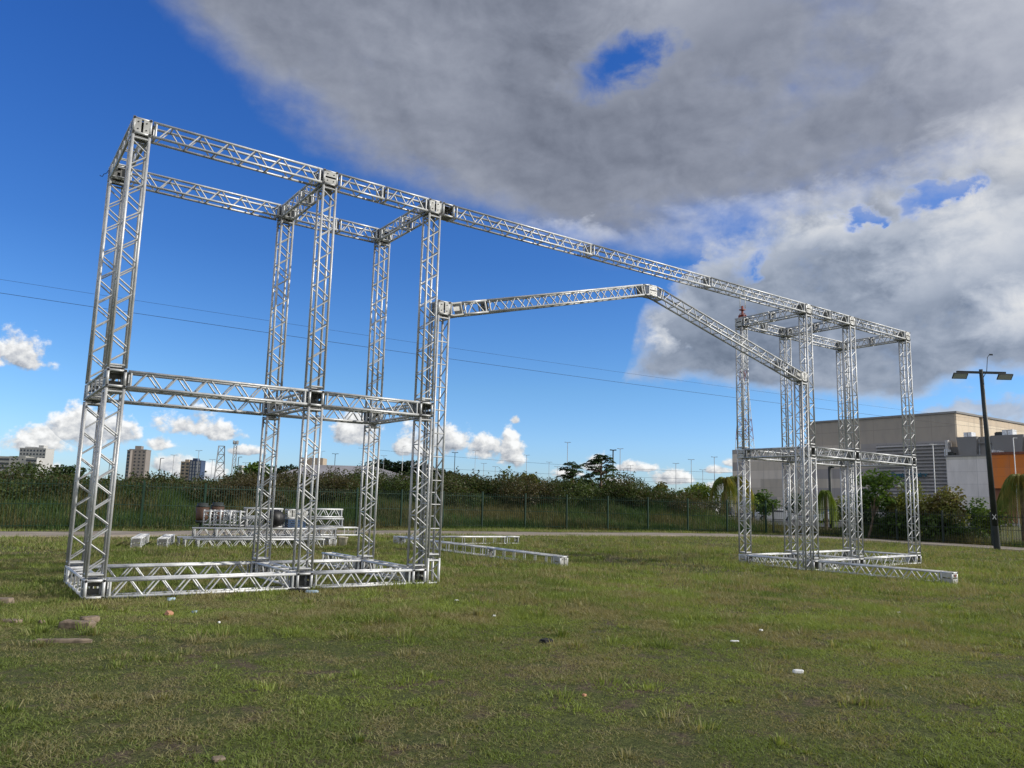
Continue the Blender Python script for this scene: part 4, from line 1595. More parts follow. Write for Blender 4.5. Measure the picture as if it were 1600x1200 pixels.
# ------------------------------------------------------------------ distant street lamps
def street_lamp(px, py, hgt, label, arms=2, mat='pole_grey', thick=1.0, D=None):
    r0 = ray(px, py)
    if D is None:
        t_ = (hgt - CP.z) / r0.z
        q_ = CP + r0 * t_
    else:
        q_ = CP + r0 * D
    zb = g1(q_.x, q_.y)
    hgt = q_.z - zb
    dist = (q_ - CP).length
    e = empty('street_lamp', (q_.x, q_.y, zb), label, 'street lamp', 'street lamps beyond the thicket')
    m_ = MB()
    r_b = max(0.09, dist * 0.00048) * thick
    m_.tube((q_.x, q_.y, zb), (q_.x, q_.y, zb + hgt), r_b, 7, r_b * 0.7, cap=True)
    m_.build('pole', M[mat], e)
    a_ = MB()
    rt = Vector((RT.x, RT.y, 0)).normalized()
    sp = dist * 0.0026
    for s_ in ((-1, 1) if arms == 2 else (1,)):
        p0 = Vector((q_.x, q_.y, zb + hgt - 0.05))
        a_.tube(p0, p0 + rt * (s_ * sp) + ZA * 0.12 * sp, r_b * 0.6, 6)
        a_.box(p0 + rt * (s_ * sp * 1.2) + ZA * 0.12 * sp, (sp * 0.36, 0.13 * thick, r_b * 0.55), (rt, Vector((-rt.y, rt.x, 0)), ZA))
    a_.build('lamp_arm', M[mat], e)
    rebase(e)


for px, py, h_, lb, arms, mt, th in (
        (172, 717, 10, 'dark single-armed street lamp seen through the front left column of the left tower', 1, 'pole_dark', 1),
        (251, 716, 10, 'dark single-armed street lamp just right of the brown apartment tower', 1, 'pole_dark', 1.2),
        (272, 711, 12, 'thin double-armed street lamp between the brown tower and the beige block', 2, 'pole_grey', 0.8),
        (311, 704, 12, 'thin tall double-armed street lamp standing before the dark blue block', 2, 'pole_grey', 0.8),
        (332, 718, 12, 'thin double-armed street lamp left of the lattice mast', 2, 'pole_grey', 0.7),
        (373, 714, 10, 'dark single-armed street lamp beside the slim antenna mast', 1, 'pole_dark', 1.2),
        (384, 723, 12, 'small double-armed street lamp right of the slim antenna mast', 2, 'pole_grey', 0.7),
        (524, 709, 11, 'dark double-armed street lamp before the long grey shed roof', 2, 'pole_dark', 1),
        (503, 705, 12, 'thin single-armed lamp rising behind the box on the shed roof', 1, 'pole_grey', 0.6),
        (600, 712, 12, 'thin double-armed street lamp in front of the wooded hill, left of centre', 2, 'pole_grey', 0.7),
        (630, 697, 13, 'tall thin pale pole in front of the crest of the wooded hill', 1, 'white_paint', 0.7),
        (711, 707, 11, 'dark double-armed street lamp right of the arch column of the left tower', 2, 'pole_dark', 1.1),
        (743, 704, 14, 'thin tall grey lamp second to the right of the left tower', 2, 'pole_grey', 0.6),
        (756, 724, 12, 'small double-armed lamp third to the right of the left tower', 2, 'pole_grey', 0.7),
        (774, 729, 12, 'very small double-armed lamp left of the thin-crowned tree', 2, 'pole_grey', 0.7),
        (823, 711, 12, 'double-armed lamp above the low arching palm', 2, 'pole_grey', 0.7),
        (858, 722, 12, 'small lamp left of the umbrella-leaved trees, the taller of two', 2, 'pole_grey', 0.7),
        (871, 729, 12, 'tiny lamp touching the left umbrella-leaved tree', 2, 'pole_grey', 0.7),
        (887, 691, 13, 'tall thin double-armed lamp rising out of the left umbrella-leaved tree', 2, 'pole_grey', 0.8),
        (954, 711, 12, 'thin lamp half hidden just left of the thick dark lamp', 2, 'pole_grey', 0.6),
        (958, 703, 9.5, 'thick dark double-armed lamp at the right edge of the umbrella-leaved trees', 2, 'pole_dark', 1.5),
        (969, 701, 13, 'thin double-armed lamp right next to the thick dark one', 2, 'pole_grey', 0.9),
        (981, 732, 12, 'tiny lamp, lower of the close pair right of the thick dark lamp', 2, 'pole_grey', 0.7),
        (985, 727, 12, 'small lamp, taller of the close pair right of the thick dark lamp', 2, 'pole_grey', 0.7),
        (1056, 724, 12, 'grey double-armed lamp above the right end of the thicket', 2, 'pole_grey', 0.9),
        (1080, 718, 12, 'grey lamp with a small box on its pole above the yellow-green tree', 2, 'pole_grey', 0.9),
        (1098, 734, 12, 'short lamp between two taller ones above the yellow-green tree', 2, 'pole_grey', 0.8),
        (1116, 714, 12, 'grey double-armed lamp left of the pair of palms', 2, 'pole_grey', 0.9)):
    street_lamp(px, py, h_, lb, arms, mt, th)
street_lamp(1457.5, 694, 9, 'thin white double-armed lamp in front of the slatted screen of the mall', 2, 'white_paint', 0.75, D=100)
street_lamp(1296, 729, 8, 'dark thick lamp pole by the weeping palm, seen through the right tower', 1, 'pole_dark', 2.0, D=66)
street_lamp(1583, 684, 9, 'thin pale pole leaning before the orange wall at the right edge', 1, 'white_paint', 0.75, D=95)


# ------------------------------------------------------------------ lattice masts
def mast(px, py_top, D, w_bot, w_top, label, bands=None, bay=3.0, r=0.12, top_kit=True, top_frac=0.0):
    c = P3(px, py_top, D)
    zb = g1(c.x, c.y)
    Hm = c.z - zb
    e = empty('lattice_mast', (c.x, c.y, zb), label, 'mast')
    n = max(5, int(Hm / bay))
    parts = []
    rot = 0.5
    for k in range(n):
        f0, f1 = k / n, (k + 1) / n
        key = bands(f0) if bands else 'pole_grey'
        if not parts or parts[-1][0] != key:
            parts.append((key, MB()))
        m_ = parts[-1][1]

        def cor(f):
            w = (w_bot + (w_top - w_bot) * min(1, f / (1 - top_frac + 1e-6)) ** 0.8) / 2
            return [Vector((c.x + w * math.cos(rot + q * math.pi / 2) * 1.41, c.y + w * math.sin(rot + q * math.pi / 2) * 1.41, zb + Hm * f)) for q in range(4)]
        A_, B_ = cor(f0), cor(f1)
        for q in range(4):
            m_.tube(A_[q], B_[q], r, 4)
            m_.tube(A_[q], B_[(q + 1) % 4], r * 0.55, 4)
            m_.tube(B_[q], A_[(q + 1) % 4], r * 0.55, 4)
            m_.tube(B_[q], B_[(q + 1) % 4], r * 0.6, 4)
    for key, m_ in parts:
        m_.build('lattice_' + {'red_paint': 'section', 'white_paint': 'section', 'pole_grey': 'section'}[key], M[key], e)
    if top_kit:
        m_ = MB()
        s = w_top * 0.6 + r * 1.5
        m_.box((c.x, c.y, zb + Hm * 0.975), (s * 0.9, s * 0.9, r * 2))
        for q in range(4):
            m_.box((c.x + s * math.cos(q * 1.57 + .3), c.y + s * math.sin(q * 1.57 + .3), zb + Hm * 0.985), (r * 1.8, r * 1.8, Hm * 0.012 + r * 3))
        m_.build('antenna_head', M['red_paint' if bands else 'pole_grey'], e)
    rebase(e)
    return e, c, Hm, zb


mast(346.5, 697, 330, 5.0, 2.4, 'squat open lattice mast in the distance, seen left of the rear column', bay=3.2, r=0.20, top_kit=False)
mast(368.5, 690, 330, 1.8, 1.2, 'slim antenna mast in the distance with a small head on top', bay=2.4, r=0.16)
e, c, Hm, zb = mast(1160, 490, 400, 11.0, 1.9, 'very tall red and white lattice tower behind the rear left column of the right tower',
                    bands=lambda f: 'red_paint' if (f > 0.90 or 0.60 < f < 0.70 or 0.32 < f < 0.42) else 'white_paint', bay=5.0, r=0.15, top_kit=False, top_frac=0.25)
m_ = MB()
m_.box((c.x, c.y, c.z - 4.5), (2.3, 2.3, 0.25))
m_.box((c.x, c.y, c.z - 1.0), (1.3, 1.3, 0.25))
m_.box((c.x, c.y, c.z + 2.0), (1.2, 1.2, 0.25))
for q in range(6):
    a_ = q * 1.047
    m_.box((c.x + 1.7 * math.cos(a_), c.y + 1.7 * math.sin(a_), c.z - 2.8), (0.3, 0.3, 1.9))
m_.tube((c.x, c.y, c.z - 8), (c.x, c.y, c.z + 4.0), 0.6, 8, cap=True)
m_.build('antenna_platform', M['red_paint'], e).matrix_parent_inverse = Matrix.Translation(-e.location)
m_ = MB()
m_.tube((c.x - 1.0, c.y + .6, c.z + 3), (c.x - 1.0, c.y + .6, c.z + 11), 0.22, 6, cap=True)
m_.tube((c.x + 1.4, c.y - .8, c.z + 3), (c.x + 1.4, c.y - .8, c.z + 10), 0.22, 6, cap=True)
m_.build('whip_aerial', M['white_paint'], e).matrix_parent_inverse = Matrix.Translation(-e.location)


# ------------------------------------------------------------------ overhead wires
def wire(p0, p1, sag, label, r=0.02):
    p0, p1 = Vector(p0), Vector(p1)
    m_ = MB()
    n = 60
    pts = [p0.lerp(p1, k / n) - ZA * (4 * sag * (k / n) * (1 - k / n)) for k in range(n + 1)]
    m_.path(pts, [r] * (n + 1), 5)
    tag(m_.build('overhead_wire', M['wire']), label, 'wire', 'overhead wires crossing behind the frame')


wire(P3(-320, 386, 40), P3(1900, 693, 105), 1.0, 'upper thin overhead wire crossing the sky behind the truss frame', 0.008)
wire(P3(-320, 409, 38), P3(1900, 703, 103), 1.0, 'lower and darker overhead wire crossing the sky behind the truss frame', 0.012)
wire(P3(560, 700, 210), P3(1300, 742, 230), 1.5, 'highest of the faint far wires strung low over the thicket', 0.03)
wire(P3(560, 724, 215), P3(1300, 752, 235), 1.0, 'middle one of the faint far wires strung low over the thicket', 0.03)
wire(P3(700, 741, 215), P3(1300, 758, 235), 0.5, 'lowest of the faint far wires strung low over the thicket', 0.03)


# ------------------------------------------------------------------ distant buildings
def far_block(px0, px1, py_top, D, depth_m, wall, label, floors, cols, win=(0.55, 0.5), name='apartment_block', yaw=0.0, roofbox=(), side_cols=2, band=False, winmat='glass_dark'):
    a, b = P3(px0, py_top, D), P3(px1, py_top, D)
    w = (Vector((b.x - a.x, b.y - a.y, 0))).length
    dx = Vector((b.x - a.x, b.y - a.y, 0)).normalized()
    dx = Matrix.Rotation(yaw, 3, 'Z') @ dx
    dn = Vector((-dx.y, dx.x, 0))          # away from the camera
    if dn.dot(Vector((FW.x, FW.y, 0))) < 0:
        dn = -dn
    zb, zt_ = 0.0, (a.z + b.z) / 2
    ctr = Vector(((a.x + b.x) / 2, (a.y + b.y) / 2, 0)) + dn * (depth_m / 2)
    e = empty(name, (ctr.x, ctr.y, zb), label, 'building')
    m_ = MB()
    m_.box(ctr + ZA * ((zt_ + zb) / 2), (w / 2, depth_m / 2, (zt_ - zb) / 2), (dx, dn, ZA))
    m_.build('wall', wall, e)
    rm = MB()
    rm.box(ctr + ZA * (zt_ + 0.25), (w / 2 + 0.15, depth_m / 2 + 0.15, 0.3), (dx, dn, ZA))
    for (f, ww, hh_) in roofbox:
        rm.box(ctr + dx * (f * w / 2) + ZA * (zt_ + 0.5 + hh_ / 2), (ww / 2, min(depth_m * 0.3, 3), hh_ / 2), (dx, dn, ZA))
    rm.build('roof', wall, e)
    fh = (zt_ - 1.0) / floors
    proto = None
    z0_ = 5.0
    for k in range(floors):
        z = zt_ - fh * (k + 0.55)
        if z < 6:
            break
        n_ = 1 if band else cols
        for i in range(n_):
            cx_ = 0 if band else ((i + 0.5) / cols - 0.5) * w
            if proto is None:
                pm_ = MB()
                pm_.box((0, 0, 0), ((w * 0.44) if band else w / cols * win[0] / 2, 0.06, fh * win[1] / 2))
                proto = pm_.build('window', M[winmat], e)
                o2 = proto
            else:
                o2 = proto.copy()
                COL.objects.link(o2)
            pos = ctr + dx * cx_ - dn * (depth_m / 2 + 0.02)
            o2.location = (pos.x, pos.y, z)
            o2.rotation_euler = (0, 0, math.atan2(dx.y, dx.x))
    for ch in e.children:
        ch.parent = e
        ch.matrix_parent_inverse = Matrix.Translation(-e.location)
    return e, ctr, dx, dn, w, zt_


W_white = simple('wall_white', (0.46, 0.46, 0.45), 0.8, 0, 0.06, 0.1, 0.3, True)
W_cream = simple('wall_pale', (0.50, 0.49, 0.45), 0.8, 0, 0.06, 0.1, 0.3, True)
W_brown = simple('wall_brown', (0.24, 0.215, 0.20), 0.8, 0, 0.08, 0.1, 0.3, True)
W_beige = simple('wall_beige', (0.40, 0.33, 0.25), 0.8, 0, 0.08, 0.1, 0.3, True)
W_navy = simple('wall_blue', (0.05, 0.075, 0.14), 0.6, 0, 0.15, 0.1, 0.3, True)
far_block(31, 72, 701, 640, 12, W_white, 'white apartment tower at the far left with rows of small windows', 11, 8, roofbox=((0.45, 4, 2.6), (-0.4, 8, 1.2)))
far_block(-12, 24, 714, 560, 10, W_cream, 'low pale apartment block at the left edge with dark balcony bands', 7, 1, win=(0.9, 0.5), band=True)
far_block(15, 40, 714, 556, 10, W_cream, 'low pale apartment block with few windows between the edge block and the white tower', 7, 3, win=(0.3, 0.35))
far_block(40, 58, 716, 552, 10, W_white, 'grey low block with dark balcony bands in front of the white tower', 7, 1, band=True)
far_block(203, 228, 703, 600, 12, W_brown, 'brown apartment tower standing alone above the thicket with a stair core on its roof', 12, 4, win=(0.4, 0.45), roofbox=((-0.15, 4.5, 2.8),), yaw=0.15)
far_block(199, 204, 704, 596, 11, W_brown, 'dark shaded balcony wing on the left of the brown tower', 12, 1, win=(0.8, 0.6))
far_block(283, 297, 722, 700, 10, W_beige, 'beige apartment block directly left of the dark blue one', 9, 2, win=(0.6, 0.5), roofbox=((0.1, 3.5, 2.0),))
far_block(297, 314.5, 720, 690, 10, W_navy, 'dark blue apartment block beside the beige one', 9, 4, win=(0.5, 0.8), roofbox=((-0.3, 4, 1.8),), winmat='pole_grey')
far_block(373, 378, 728, 640, 6, W_white, 'tiny white block just right of the slim antenna mast', 6, 2, win=(0.5, 0.5))

# long grey shed with a box on its roof
roofm = simple('roof_sheet_grey', (0.27, 0.26, 0.27), 0.7, 0.1, 0.2, 0.05, 0.3, True)
D_ = 150
a, b = P3(428, 733, D_), P3(640, 740, D_)
e = empty('grey_shed', (a.x, a.y, 0), 'long low shed with a pale grey hipped roof behind the thicket', 'building')
dx = Vector((b.x - a.x, b.y - a.y, 0)).normalized()
dn = Vector((-dx.y, dx.x, 0))
w = Vector((b.x - a.x, b.y - a.y, 0)).length
m_ = MB()
ze_ = P3(560, 752, D_).z
m_.bx((0, 0, 0), (1, 1, 1))
m_.v, m_.f, m_.sm = [], [], []
A0 = Vector((a.x, a.y, 0))
m_.box(A0 + dx * (w * 0.52) + dn * 16 + ZA * (ze_ / 2), (w * 0.60, 15.5, ze_ / 2), (dx, dn, ZA))
m_.build('wall', W_cream, e)
m_ = MB()
zr_ = P3(560, 728, D_ + 16).z
L0, L1 = -w * 0.1, w * 1.15
cs = [A0 + dx * L0 + ZA * ze_, A0 + dx * L1 + ZA * ze_, A0 + dx * L1 + dn * 32 + ZA * ze_, A0 + dx * L0 + dn * 32 + ZA * ze_]
rg_ = [A0 + dx * (L0 + 6) + dn * 16 + ZA * zr_, A0 + dx * (L1 - 14) + dn * 16 + ZA * zr_]
m_.v = cs + rg_
m_.f = [(0, 1, 5, 4), (2, 3, 4, 5), (1, 2, 5), (3, 0, 4), (0, 3, 2, 1)]
m_.sm = [False] * 5
m_.build('roof', roofm, e)
m_ = MB()
q0 = P3(490, 724, D_ + 30)
m_.box((q0.x, q0.y, q0.z - 1.0), (2.6, 2.0, 2.2), (dx, dn, ZA))
m_.build('roof_box', W_beige, e)
rebase(e)

# wooded hill behind the shed
hp = []
for px, py in ((545, 742), (560, 734), (572, 727), (584, 721), (597, 718), (610, 720), (622, 724), (634, 722), (646, 721), (658, 724), (670, 728), (682, 732), (694, 735), (706, 739), (716, 743), (600, 730), (640, 732), (580, 735), (670, 738),
               (440, 730), (430, 734), (452, 727), (466, 731), (530, 733), (412, 738)):
    c = P3(px, py, 330)
    hp.append((c.x, c.y, c.z - 2.6, 4.2, 4.2, 2.8))
    hp.append((c.x, c.y, c.z - 6.5, 5, 5, 4))
Ph = blob_points(hp, 1.4, 0.6)
V_, F_ = leaves(Ph, 0.9, flat=0.3)
tag(mesh_np('far_wood', V_, F_, M['leaf_far']), 'dark wooded hill behind the grey shed roof', 'woodland', kind='stuff')
hl = MB()
pts_t, pts_b = [], []
for px, py in ((400, 746), (440, 738), (500, 740), (550, 742), (575, 731), (598, 723), (620, 728), (645, 726), (670, 733), (700, 741), (730, 752)):
    c = P3(px, py, 334)
    pts_t.append((c.x, c.y, c.z - 1))
fw2 = Vector((FW.x, FW.y, 0)).normalized()
rings = []
for p_ in pts_t:
    p_ = Vector(p_)
    rings.append([(p_.x - fw2.x * 20, p_.y - fw2.y * 20, -1), tuple(p_), (p_.x + fw2.x * 40, p_.y + fw2.y * 40, p_.z - 1), (p_.x + fw2.x * 60, p_.y + fw2.y * 60, -1)])
hl.loft(rings)
tag(hl.build('hill', simple('hill_ground', (0.025, 0.045, 0.02), 0.95, 0, 0.3, 0.05, 0.1, True)), kind='structure')

# far belt of trees closing the horizon
fb = []
for px in np.arange(-150, 1240, 6.5):
    D_ = 240 + 50 * random.random()
    c = P3(px, 600 + 158 + 0.0266 * (px - 800) + 22, D_)
    zt_ = random.uniform(2.2, 5.0)
    fb.append((c.x, c.y, zt_ - 2, 4.5, 4.5, 2.6))
Ph = blob_points(fb, 0.9, 0.6)
V_, F_ = leaves(Ph, 0.8, flat=0.3)
tag(mesh_np('far_tree_belt', V_, F_, M['leaf_far']), 'low dark line of trees along the horizon', 'woodland', kind='stuff')


# ------------------------------------------------------------------ the mall
def onx(px, py, cx):
    r0 = ray(px, py)
    return CP + r0 * ((cx - CP.x) / r0.x)


def cladding(name, cols, zsteps, ysteps=None, line=0.75, rough=0.7):
    """horizontal panels; each panel row gets one of the colours, joints are thin grooves"""
    m, t, out = new_mat(name)
    p = wpos(t)
    s = nd(t, 'ShaderNodeSeparateXYZ')
    t.links.new(p, s.inputs[0])
    row = mth(t, 'FLOOR', mth(t, 'DIVIDE', s.outputs[2], zsteps))
    if ysteps:
        colm = mth(t, 'FLOOR', mth(t, 'DIVIDE', mth(t, 'ADD', s.outputs[1], mth(t, 'MULTIPLY', row, ysteps * 0.37)), ysteps))
    else:
        colm = 0.0
    w = nd(t, 'ShaderNodeTexWhiteNoise', noise_dimensions='2D')
    cv = nd(t, 'ShaderNodeCombineXYZ')
    put(t, cv.inputs[0], row)
    put(t, cv.inputs[1], colm)
    t.links.new(cv.outputs[0], w.inputs[0])
    r = nd(t, 'ShaderNodeValToRGB')
    r.color_ramp.interpolation = 'CONSTANT'
    t.links.new(w.outputs[0], r.inputs[0])
    el_ = r.color_ramp.elements
    el_[0].position, el_[0].color = 0, c4(cols[0])
    el_[1].position, el_[1].color = 1 / len(cols), c4(cols[1 % len(cols)])
    for k in range(2, len(cols)):
        q = el_.new(k / len(cols))
        q.color = c4(cols[k])
    fr = mth(t, 'FRACT', mth(t, 'DIVIDE', s.outputs[2], zsteps))
    ln = mth(t, 'LESS_THAN', fr, 0.035)
    fy = mth(t, 'FRACT', mth(t, 'DIVIDE', mth(t, 'ADD', s.outputs[1], s.outputs[0]), 5.6))
    ln = mth(t, 'MAXIMUM', ln, mth(t, 'LESS_THAN', fy, 0.02))
    n = noise(t, vmul(t, p, (1, 1, 0.25)), 0.7, 6, 0.65)
    c = mixc(t, sstep(t, n, 0.4, 0.7), r.outputs[0], (0.2, 0.19, 0.18, 1))
    c = mixc(t, 0.22, r.outputs[0], c)
    c = mixc(t, mth(t, 'MULTIPLY', ln, 1 - line), c, (0.1, 0.1, 0.1, 1))
    pbsdf(t, out, c, rough, 0, 0.3)
    return m


taupe_shade = cladding('cladding_taupe_shaded', [(0.40, 0.35, 0.295), (0.385, 0.34, 0.285)], 3.4)  # hall front: same cladding as the side, shade put into the darker tone
tan_lit = cladding('cladding_tan_lit', [(0.68, 0.56, 0.40), (0.60, 0.49, 0.36), (0.72, 0.61, 0.46)], 3.0)
stripe = cladding('cladding_grey_stripes', [(0.58, 0.51, 0.42), (0.68, 0.60, 0.51), (0.36, 0.33, 0.31), (0.64, 0.56, 0.47), (0.50, 0.44, 0.36)], 1.9, 16)
lightb = cladding('cladding_pale_blue', [(0.74, 0.70, 0.66), (0.76, 0.72, 0.68), (0.68, 0.64, 0.56)], 2.1)
orange = cladding('cladding_orange', [(0.66, 0.19, 0.03), (0.70, 0.21, 0.04)], 1.5)
greyb = simple('render_dark_grey', (0.24, 0.235, 0.23), 0.8, 0, 0.1, 0.1, 0.3, True)
louv = simple('louvre_metal', (0.46, 0.44, 0.42), 0.5, 0.3, 0.1, 0.2, 0.4, True)
loud = simple('louvre_backing', (0.26, 0.25, 0.245), 0.8)
teal = simple('sign_teal', (0.015, 0.10, 0.14), 0.4)

k0 = P3(1491, 645.5, 140)
cx0, yc, zt0 = k0.x, k0.y, k0.z
mall = empty('shopping_mall', (cx0, yc, 0), 'large windowless shopping mall of grey, beige and orange blocks at the right', 'building')
yl = onx(1262, 662, cx0).y
m_ = MB()
m_.bx((cx0, yc, 0), (cx0 + 90, yl, zt0))
o_ = m_.build('upper_hall', taupe_shade, mall)
m_ = MB()
m_.bx((cx0 - 0.25, yc - 0.5, zt0), (cx0 + 90.2, yl + 0.3, zt0 + 0.35))
m_.build('roof_edge', greyb, mall)
m_ = MB()          # side wall skin proud of the hall; sunlight put into its lighter tan
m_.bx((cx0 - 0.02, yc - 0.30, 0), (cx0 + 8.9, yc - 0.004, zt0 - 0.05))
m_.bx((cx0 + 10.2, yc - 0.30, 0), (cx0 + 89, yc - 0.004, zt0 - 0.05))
m_.build('side_wall', tan_lit, mall)
# striped lower block on the left
zs = onx(1144, 703, cx0 - 2).z
ys0, ys1 = onx(1480, 700, cx0 - 2).y, onx(1144, 703, cx0 - 2).y
m_ = MB()
m_.bx((cx0 - 2, ys0, 0), (cx0 + 60, ys1, zs))
m_.build('striped_wall', stripe, mall)
# louvred screen
cl_ = cx0 - 4.2
y1_, y0_ = onx(1368, 694, cl_).y, onx(1477, 691, cl_).y
z1_ = onx(1477, 690.5, cl_).z
m_ = MB()
m_.bx((cl_ + 0.3, y0_, 0.1), (cx0 - 2.05, y1_, z1_))
lb_ = m_.build('louvre_screen', loud, mall)
m_ = MB()
z = 1.0
while z < z1_:
    m_.box((cl_ + 0.14, (y0_ + y1_) / 2, z), (0.20, (y1_ - y0_) / 2, 0.05), (Vector((0.8, 0, 0.6)), YA, Vector((-0.6, 0, 0.8))))
    z += 0.62
m_.build('slat', louv, lb_)
m_ = MB()
m_.bx((cl_ - 0.2, y0_ - 0.5, 0), (cl_ + 0.4, y0_ - 0.02, z1_ + 0.3))
m_.build('edge_post', louv, lb_)
# the sign: large teal letters on the louvres
ta, tb = onx(1393, 744, cl_ - 0.3), onx(1450, 744, cl_ - 0.3)
tz = onx(1420, 744, cl_ - 0.3).z
cu = bpy.data.curves.new('sign_letters', 'FONT')
cu.body = 'Pont  Center'
cu.extrude = 0.08
cu.offset = 0.035
cu.size = 1.0
to = bpy.data.objects.new('sign_letters', cu)
COL.objects.link(to)
bpy.context.view_layer.update()
wt = max(to.dimensions.x, 0.1)
sc_ = (ta.y - tb.y) / wt
dg = bpy.context.evaluated_depsgraph_get()
me = bpy.data.meshes.new_from_object(to.evaluated_get(dg))
bpy.data.objects.remove(to)
me.materials.clear()
me.materials.append(teal)
to = bpy.data.objects.new('sign_letters', me)
COL.objects.link(to)
to.scale = (sc_, sc_ * 0.95, 1.0)
to.rotation_euler = (math.radians(90), 0, math.radians(-90))
to.location = (cl_ - 0.32, ta.y, tz - 0.1)
to.parent = mall
# dark grey stepped block behind the pale one
cg = cx0 - 3.0
ya, yb = onx(1507, 690, cg).y, onx(1700, 690, cg).y
zg = onx(1540, 682, cg).z
m_ = MB()
m_.bx((cg, yb, 0), (cg + 30, ya, zg))
gb = m_.build('grey_block', greyb, mall)
m_ = MB()
m_.bx((cg + 0.5, ya + 0.01, 0), (cg + 20, onx(1470, 697, cg).y, onx(1490, 698, cg).z))
m_.build('grey_parapet', greyb, mall)
pale = simple('pipe_pale', (0.4, 0.42, 0.44), 0.6)
for px in (1530, 1552, 1593):
    m_ = MB()
    yy = onx(px, 690, cg).y
    m_.bx((cg - 0.12, yy - 0.1, 5), (cg - 0.01, yy + 0.1, zg - 0.3))
    m_.build('downpipe', pale, gb)
for px, w_ in ((1514, 3.4), (1577, 5.0)):
    m_ = MB()
    yy = onx(px, 690, cg).y
    m_.loft([[(cg - 0.5, yy - w_ * .25, 5), (cg - 0.5, yy + w_ * .25, 5), (cg + 0.2, yy + w_ * .25, 5), (cg + 0.2, yy - w_ * .25, 5)],
             [(cg - 0.9, yy - w_ * .5, zg + .02), (cg - 0.9, yy + w_ * .5, zg + .02), (cg + 0.2, yy + w_ * .5, zg + .02), (cg + 0.2, yy - w_ * .5, zg + .02)]])
    m_.sm = [False] * len(m_.sm)
    m_.build('buttress', greyb, gb)
m_ = MB()
m_.bx((cg - 0.35, yb, zg - 1.2), (cg - 0.005, ya, zg - 1.0))
m_.build('cornice', greyb, gb)
# pale blue block and orange block in front
cb = cx0 - 6.5
ya, yb = onx(1478.5, 712, cb).y, onx(1541.5, 712, cb).y
zb_ = onx(1510, 713, cb).z
m_ = MB()
m_.bx((cb, yb, 0), (cb + 3.3, ya, zb_))
pb_ = m_.build('pale_block', lightb, mall)
m_ = MB()
m_.bx((cb - 0.15, yb - 0.1, zb_), (cb + 3.4, ya + 0.1, zb_ + 0.25))
m_.build('parapet', greyb, pb_)
yo, yo2 = onx(1547, 712, cb).y, onx(1720, 712, cb).y
zo = onx(1570, 710.5, cb).z
m_ = MB()
m_.bx((cb - 0.4, yo2, onx(1570, 763, cb).z), (cb + 3.3, yo, zo))
ob_ = m_.build('orange_block', orange, mall)
m_ = MB()
m_.bx((cb + 0.4, yo2, 0), (cb + 3.3, yo - 0.1, onx(1570, 763, cb).z - 0.02))
m_.build('lower_wall', simple('wall_brick_brown', (0.26, 0.12, 0.07), 0.8, 0, 0.15, 0.6, 0.3, True), ob_)
m_ = MB()
m_.bx((cb - 0.55, yo2, zo - 0.001), (cb + 3.3, yo + 0.1, zo + 0.4))
m_.build('parapet', simple('parapet_rust', (0.20, 0.07, 0.04), 0.7), ob_)
# roof plant
acm = simple('plant_white', (0.70, 0.72, 0.74), 0.5)
for px0_, px1_, pyt, pyb, cc_ in ((1507, 1520, 676, 684, cg + 2), (1567, 1584, 672, 681.5, cg + 2), (1549, 1553, 703, 710, cb + 1.2), (1560, 1564, 704, 710, cb + 1.2), (1477, 1481, 702, 712, cb + 1.2)):
    A_, B_ = onx(px0_, pyt, cc_), onx(px1_, pyb, cc_)
    m_ = MB()
    m_.bx((cc_ - 0.4, B_.y, B_.z - 0.1), (cc_ + 1.2, A_.y, A_.z))
    ac = m_.build('roof_unit', acm, mall)
    m_ = MB()
    ym = (A_.y + B_.y) / 2
    m_.bx((cc_ - 0.43, ym - 0.05, B_.z), (cc_ - 0.405, ym + 0.05, A_.z - 0.05))
    m_.build('panel_joint', greyb, ac)
m_ = MB()
for k in range(7):
    q_ = onx(1556 + k * 1.6, 678, cg + 2)
    m_.tube((q_.x, q_.y, zg - 0.1), (q_.x, q_.y, zg + 0.75 + 0.1 * (k % 2)), 0.22, 8, cap=True)
m_.build('roof_vent', M['pole_dark'], mall)
m_ = MB()
for k in range(3):
    q_ = onx(1482.5 + k * 2.6, 705, cb + 1.2)
    m_.bx((q_.x, q_.y - 0.22, zb_ + 0.2), (q_.x + 0.9, q_.y + 0.16, zb_ + 0.75 + 0.2 * (k == 0)))
m_.build('roof_vent', M['pole_dark'], mall)
rebase(mall)
for ch in mall.children:
    if ch.name.startswith('sign_letters'):
        pass


